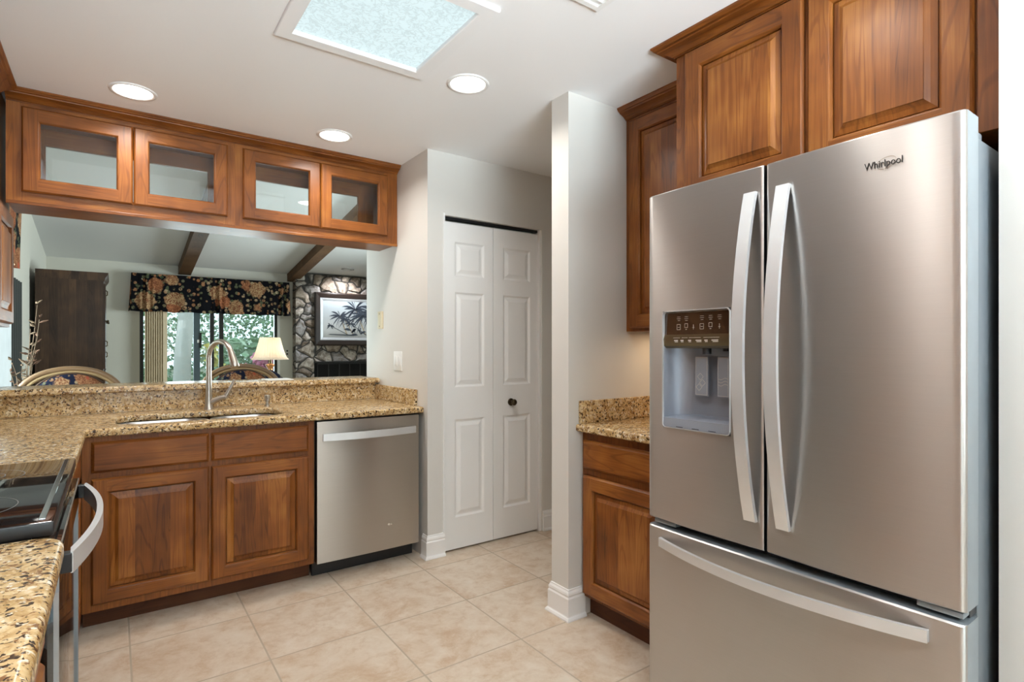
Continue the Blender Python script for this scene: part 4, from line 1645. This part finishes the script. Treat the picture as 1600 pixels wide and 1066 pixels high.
# armoire
ar = thing('armoire', 'tall dark walnut armoire against the left dining wall', 'armoire', (-.36, 8.0, 0))
AY0, AY1, AX0, AX1, AZ = 7.62, 8.62, XL + .045, -.090, 2.085
b = B()
b.box(AX0, AX1, AY0, AY1, .08, AZ - .09)
b.build('body', M['walnut'], ar)
b = B()
b.sweep([(0, AZ - .10), (.010, AZ - .095), (.016, AZ - .06), (.040, AZ - .02), (.046, AZ), (0, AZ)], [(AX1, AY1), (AX1, AY0 + .001)][::-1])
b.box(AX0, AX1, AY0 + .001, AY1, AZ - .09, AZ)
b.build('cornice', M['walnut'], ar, weld=False)
B().box(AX0, AX1 - .02, AY0 + .02, AY1 - .02, 0, .08).build('plinth', M['walnut'], ar)
fA = Fr((AX1, 0, 0), '+x')
for y0_, y1_ in ((AY0 + .02, 8.115), (8.125, AY1 - .02)):
    b = B()
    r = (y0_, y1_, 1.02, 1.96)
    ring(b, fA, r, 0, r, .018, 0, 0); ring(b, fA, r, .018, inset(r, .06), .018, 0, 0); ring(b, fA, inset(r, .06), .018, inset(r, .09), .010, 0, 0)
    b.quad(fA.rect(inset(r, .09), .010))
    d = b.build('door', M['walnuty'], ar, norm=False)
    ks = y1_ - .03 if y0_ < 8 else y0_ + .03
    B().lathe([(.010, 0), (.008, .012), (.016, .022), (.012, .034), (.002, .036)], (AX1 + .018, AY0 + .05 if y0_ < 8 else ks, 1.55), 14, 0, '+x').build('knob', M['bronze'], d, smooth=50)
for k in range(4):
    z0_ = .12 + k * .222
    b = B()
    b.box(AX1, AX1 + .018, AY0 + .02, AY1 - .02, z0_, z0_ + .21, 0, .004)
    d = b.build('drawer', M['walnuty'], ar)
    for yk in (AY0 + .08, AY1 - .2):
        B().lathe([(.010, 0), (.008, .012), (.016, .022), (.012, .034), (.002, .036)], (AX1 + .018, yk, z0_ + .105), 14, 0, '+x').build('knob', M['bronze'], d, smooth=50)
b = B()
for zk in (1.18, 1.30, 1.86):
    b.tube([(AX1 + .020, AY0 + .03, zk - .03), (AX1 + .036, AY0 + .03, zk - .02), (AX1 + .036, AY0 + .03, zk + .02), (AX1 + .020, AY0 + .03, zk + .03)], .006, 8)
b.build('hinge', M['bronze'], ar, smooth=50)

# vase with dried stems
VX, VY = -.552, 5.62
va = B().lathe([(.07, 0), (.085, .02), (.11, .30), (.115, .55), (.085, .80), (.05, .90), (.062, .955), (.056, .955), (.045, .90), (.03, .6), (.001, .6)], (VX, VY, 0), 28)
tag(va.build('floor_vase', M['vase'], None, (VX, VY, 0), smooth=60), 'dark floor vase in the corner behind the bar, holding dried stems', 'vase')
da = thing('dried_arrangement', 'dried brown stems and pods standing in the dark floor vase', 'dried flowers', (VX, VY, .62))
rv = random.Random(11)
for k, (dx, dy, top) in enumerate(((.075, -.04, 1.585), (.085, -.06, 1.47), (.035, -.02, 1.40), (.02, .02, 1.20), (-.055, -.03, 1.14), (-.095, -.02, 1.16), (.015, -.06, 1.12), (.055, .05, 1.24), (-.02, .05, 1.10), (.14, -.03, 1.06))):
    base = Vector((VX + dx * .1, VY + dy * .1, .62))
    P = []
    for i in range(7):
        t_ = i / 6
        P.append(base + Vector((dx * t_ ** 1.5 + rv.uniform(-.006, .006), dy * t_ ** 1.5, (top - .62) * t_)))
    b = B()
    b.tube(P, [.004, .004, .0035, .003, .003, .0025, .002], 7)
    st = b.build('stem', M['dried'], da, smooth=60)
    for i in range(3, 7):
        for q in range(2):
            a_ = rv.uniform(0, 6.28)
            d_ = Vector((math.cos(a_) * .7, math.sin(a_) * .7, rv.uniform(.1, .8))).normalized()
            c_ = P[i] + Vector((0, 0, rv.uniform(-.04, .03)))
            L = rv.uniform(.03, .065)
            B().tube([c_, c_ + d_ * L * .4, c_ + d_ * L], [.002, rv.uniform(.006, .011), .002], 6).build('pod', M['dried2'] if k % 2 else M['dried'], st, smooth=60)

# bar stools
def arch(cx, cy, w_, z0, ztop, y_lean, n=26):
    P = []
    for i in range(n + 1):
        a = math.pi * i / n
        x = cx - w_ * math.cos(a)
        h = max(0.0, math.sin(a))
        P.append((x, cy + y_lean * h, z0 + (ztop - z0) * h ** .82))
    return P


def stool(cx, cy, label):
    s_ = thing('bar_stool', label, 'bar stool', (cx, cy - .2, 0), 'rattan bar stools behind the bar')
    hw = .268
    P = [(cx - hw * .96, cy - .03, .66), (cx - hw * 1.0, cy - .01, .82)] + arch(cx, cy, hw * 1.02, .90, 1.118, .02) + [(cx + hw * 1.0, cy - .01, .82), (cx + hw * .96, cy - .03, .66)]
    B().tube(P, .019, 10).build('back_frame', M['rattan'], s_, smooth=60)
    P2 = [(x * .955 + cx * .045, y - .004, z - .020 if z > .85 else z) for x, y, z in P]
    B().tube(P2, .012, 8).build('inner_frame', M['rattan2'], s_, smooth=60, label='tan inner hoop')
    b = B()
    loops = []
    A = arch(cx, cy - .01, hw * .82, .86, 1.088, .015, 26)
    low = [(cx - hw * .8, cy - .02, .74)]
    outl = A + [(cx + hw * .8, cy - .02, .72), (cx - hw * .8, cy - .02, .72)]
    cz_ = sum(p[2] for p in outl) / len(outl)
    for k_, dy in ((.985, .03), (1.0, .012), (.99, -.008), (.93, -.024), (.80, -.033)):
        loops.append([(cx + (x - cx) * k_, y + dy, cz_ + (z - cz_) * k_) for x, y, z in outl])
    b.rings(loops)
    bp = b.build('back_cushion', M['floral2'], s_, smooth=60)
    B().tube([(x, y + .002 - .012, z) for x, y, z in A], .006, 8).build('piping', M['darkleg'], bp, smooth=60)
    b = B()
    L = []
    for ins, z in ((.02, .615), (0, .63), (0, .67), (.03, .695), (.09, .705)):
        L.append([(x, y, z) for x, y in rounded(cx - .24 + ins, cx + .24 - ins, cy - .46 + ins, cy - .03 - ins, .09, 5)])
    b.rings(L)
    b.build('seat', M['floral2'], s_, smooth=50)
    for sx in (-1, 1):
        for yy, y2 in ((cy - .42, cy - .46), (cy - .05, cy + .01)):
            B().tube([(cx + sx * .20, yy, .62), (cx + sx * .225, (yy + y2) / 2, .3), (cx + sx * .24, y2, .0)], [.019, .018, .016], 10).build('leg', M['rattan'], s_, smooth=60)
        B().tube([(cx + sx * hw, cy - .01, .84), (cx + sx * .285, cy - .2, .86), (cx + sx * .27, cy - .36, .83), (cx + sx * .23, cy - .42, .66)], .016, 10).build('arm', M['rattan'], s_, smooth=60)
    b = B()
    for yy in (cy - .445, cy + .0):
        b.tube([(cx - .228, yy, .22), (cx + .228, yy, .22)], .012, 8)
    b.build('stretcher', M['rattan'], s_, smooth=60)
    return s_


stool(-.222, 4.62, 'rattan bar stool with floral back, in front of the armoire')
stool(.790, 4.62, 'rattan bar stool with floral back, behind the faucet')

# upholstered chair behind the second stool
ac = thing('dining_chair', 'navy floral upholstered chair behind the right bar stool', 'chair', (1.10, 5.5, 0))
b = B()
loops = []
A = arch(1.09, 5.6, .27, .80, 1.068, 0, 20)
outl = A + [(1.36, 5.6, .50), (.82, 5.6, .50)]
for k_, dy in ((.95, .05), (1.0, .03), (1.0, -.03), (.95, -.05)):
    loops.append([(1.09 + (x - 1.09) * k_, y + dy, .8 + (z - .8) * k_) for x, y, z in outl])
b.rings(loops)
b.build('backrest', M['floral2'], ac, smooth=60)
b = B()
b.box(.82, 1.36, 5.08, 5.55, .36, .49, 0, .03, 3)
b.build('seat', M['floral2'], ac, smooth=50)
for sx in (.85, 1.33):
    for yy in (5.12, 5.58):
        B().tube([(sx, yy, .40), (sx, yy, .0)], [.022, .016], 8).build('leg', M['darkleg'], ac, smooth=60)

# lamp on a side table
LX, LY = 1.395, 6.5
st = thing('side_table', 'small dark round side table carrying the lamp', 'table', (LX, LY, 0))
B().lathe([(.001, .70), (.27, .70), (.28, .71), (.28, .725), (.27, .735), (.001, .735)], (LX, LY, 0), 32).build('tabletop', M['darkleg'], st, smooth=40)
B().lathe([(.16, 0), (.16, .02), (.05, .06), (.03, .2), (.045, .4), (.03, .6), (.06, .70)], (LX, LY, 0), 20).build('pedestal', M['darkleg'], st, smooth=40)
lm = thing('table_lamp', 'lit table lamp with pleated cream bell shade and copper base', 'lamp', (LX, LY, .735))
B().lathe([(.075, .735), (.08, .75), (.05, .775), (.025, .80), (.05, .86), (.072, .93), (.06, .985), (.026, 1.01), (.024, 1.03), (.046, 1.062), (.046, 1.072), (.018, 1.085)], (LX, LY, 0), 24).build('base', M['copper'], lm, smooth=50)
B().lathe([(.020, 1.085), (.020, 1.15), (.006, 1.155), (.006, 1.375), (.001, 1.378)], (LX, LY, 0), 12).build('stem', M['bronze'], lm, smooth=40)
prof = []
for i in range(11):
    t_ = i / 10
    prof.append((.190 - .088 * t_ ** .62 if i else .192, 1.127 + .240 * t_))
seg = 72
b = B()
loops = []
for i, (r_, z_) in enumerate(prof):
    loops.append([(LX + (r_ + .0022 * (k % 2)) * math.cos(2 * math.pi * k / seg), LY + (r_ + .0022 * (k % 2)) * math.sin(2 * math.pi * k / seg), z_) for k in range(seg)])
b.rings(loops, 0, (False, False))
b.build('lamp_shade', M['shade'], lm, norm=False)
l = bpy.data.lights.new('lamp_bulb', 'POINT')
l.energy = 1.25
l.color = (1.0, .80, .55)
l.shadow_soft_size = .03
o = bpy.data.objects.new('lamp_bulb', l)
COL.objects.link(o)
o.parent = lm
o.location = (0, 0, 1.22 - .735)
o.location.x = .02

# ---------------------------------------------------------------- garden
struct(B().box(-14, 20, YB + .12, 40, -.15, -.05).build('ground', M['ground']))
def leaves(name, n, cen, ext, size, mats, seed, label, cat, kind=None, loc=None):
    rg_ = random.Random(seed)
    b = B()
    for i in range(n):
        c = Vector((rg_.gauss(0, .5) * ext[0], rg_.gauss(0, .5) * ext[1], rg_.uniform(-1, 1) * ext[2])) + Vector(cen)
        if c.z < 0: c.z = abs(c.z) * .3
        d = Vector((rg_.uniform(-1, 1), rg_.uniform(-1, 1), rg_.uniform(-.8, .6))).normalized()
        s_ = d.cross(Vector((rg_.uniform(-1, 1), rg_.uniform(-1, 1), rg_.uniform(-1, 1)))).normalized()
        L = size * rg_.uniform(.6, 1.4)
        W = L * .28
        b.quad([c - d * L * .5, c + s_ * W, c + d * L * .5, c - s_ * W], rg_.randrange(len(mats)))
    o = b.build(name, mats, None, loc or cen, norm=False, weld=False)
    tag(o, label, cat)
    if kind: o['kind'] = kind
    return o


leaves('foliage', 22000, (3.0, 17.0, 1.9), (6.5, 1.6, 2.6), .13, [M['leaf'], M['leaf2'], M['leaf']], 1, 'pale green garden foliage beyond the sliding glass door', 'foliage', 'stuff')
leaves('shrub', 900, (2.4, 13.6, .7), (.9, .5, .75), .20, [M['leaf2'], M['leaf']], 4, 'green shrub low behind the right glass panel', 'shrub')
pk = leaves('shrub', 60, (2.55, 12.2, .90), (.32, .22, .22), .30, [M['pink']], 5, 'pink-leaved shrub seen beside the lamp', 'shrub')
yl = leaves('shrub', 40, (1.62, 12.6, 1.08), (.16, .12, .22), .20, [M['yellow']], 6, 'small yellow shrub behind the faucet', 'shrub')
tr = thing('tree', 'pale grey tree trunk in the garden behind the blinds', 'tree', (1.10, 12.5, -.05))
P = [(1.06, 12.5, -.05), (1.08, 12.5, .6), (1.10, 12.5, 1.2), (1.15, 12.5, 1.8), (1.20, 12.52, 2.6), (1.30, 12.6, 4.2)]
B().tube(P, [.20, .155, .145, .14, .13, .10], 14).build('trunk', M['bark'], tr, smooth=60)
rg_ = random.Random(9)
b = B()
for i in range(700):
    c = Vector((1.3 + rg_.gauss(0, .8), 12.9 + rg_.gauss(0, .6), 3.6 + rg_.gauss(0, .5)))
    d = Vector((rg_.uniform(-1, 1), rg_.uniform(-1, 1), rg_.uniform(-1, .4))).normalized()
    s_ = d.cross(Vector((.3, .2, 1))).normalized()
    b.quad([c - d * .1, c + s_ * .035, c + d * .1, c - s_ * .035])
b.build('crown', M['leaf2'], tr, norm=False, weld=False)

for o in bpy.data.objects:
    if 'base_' in o: del o['base_']
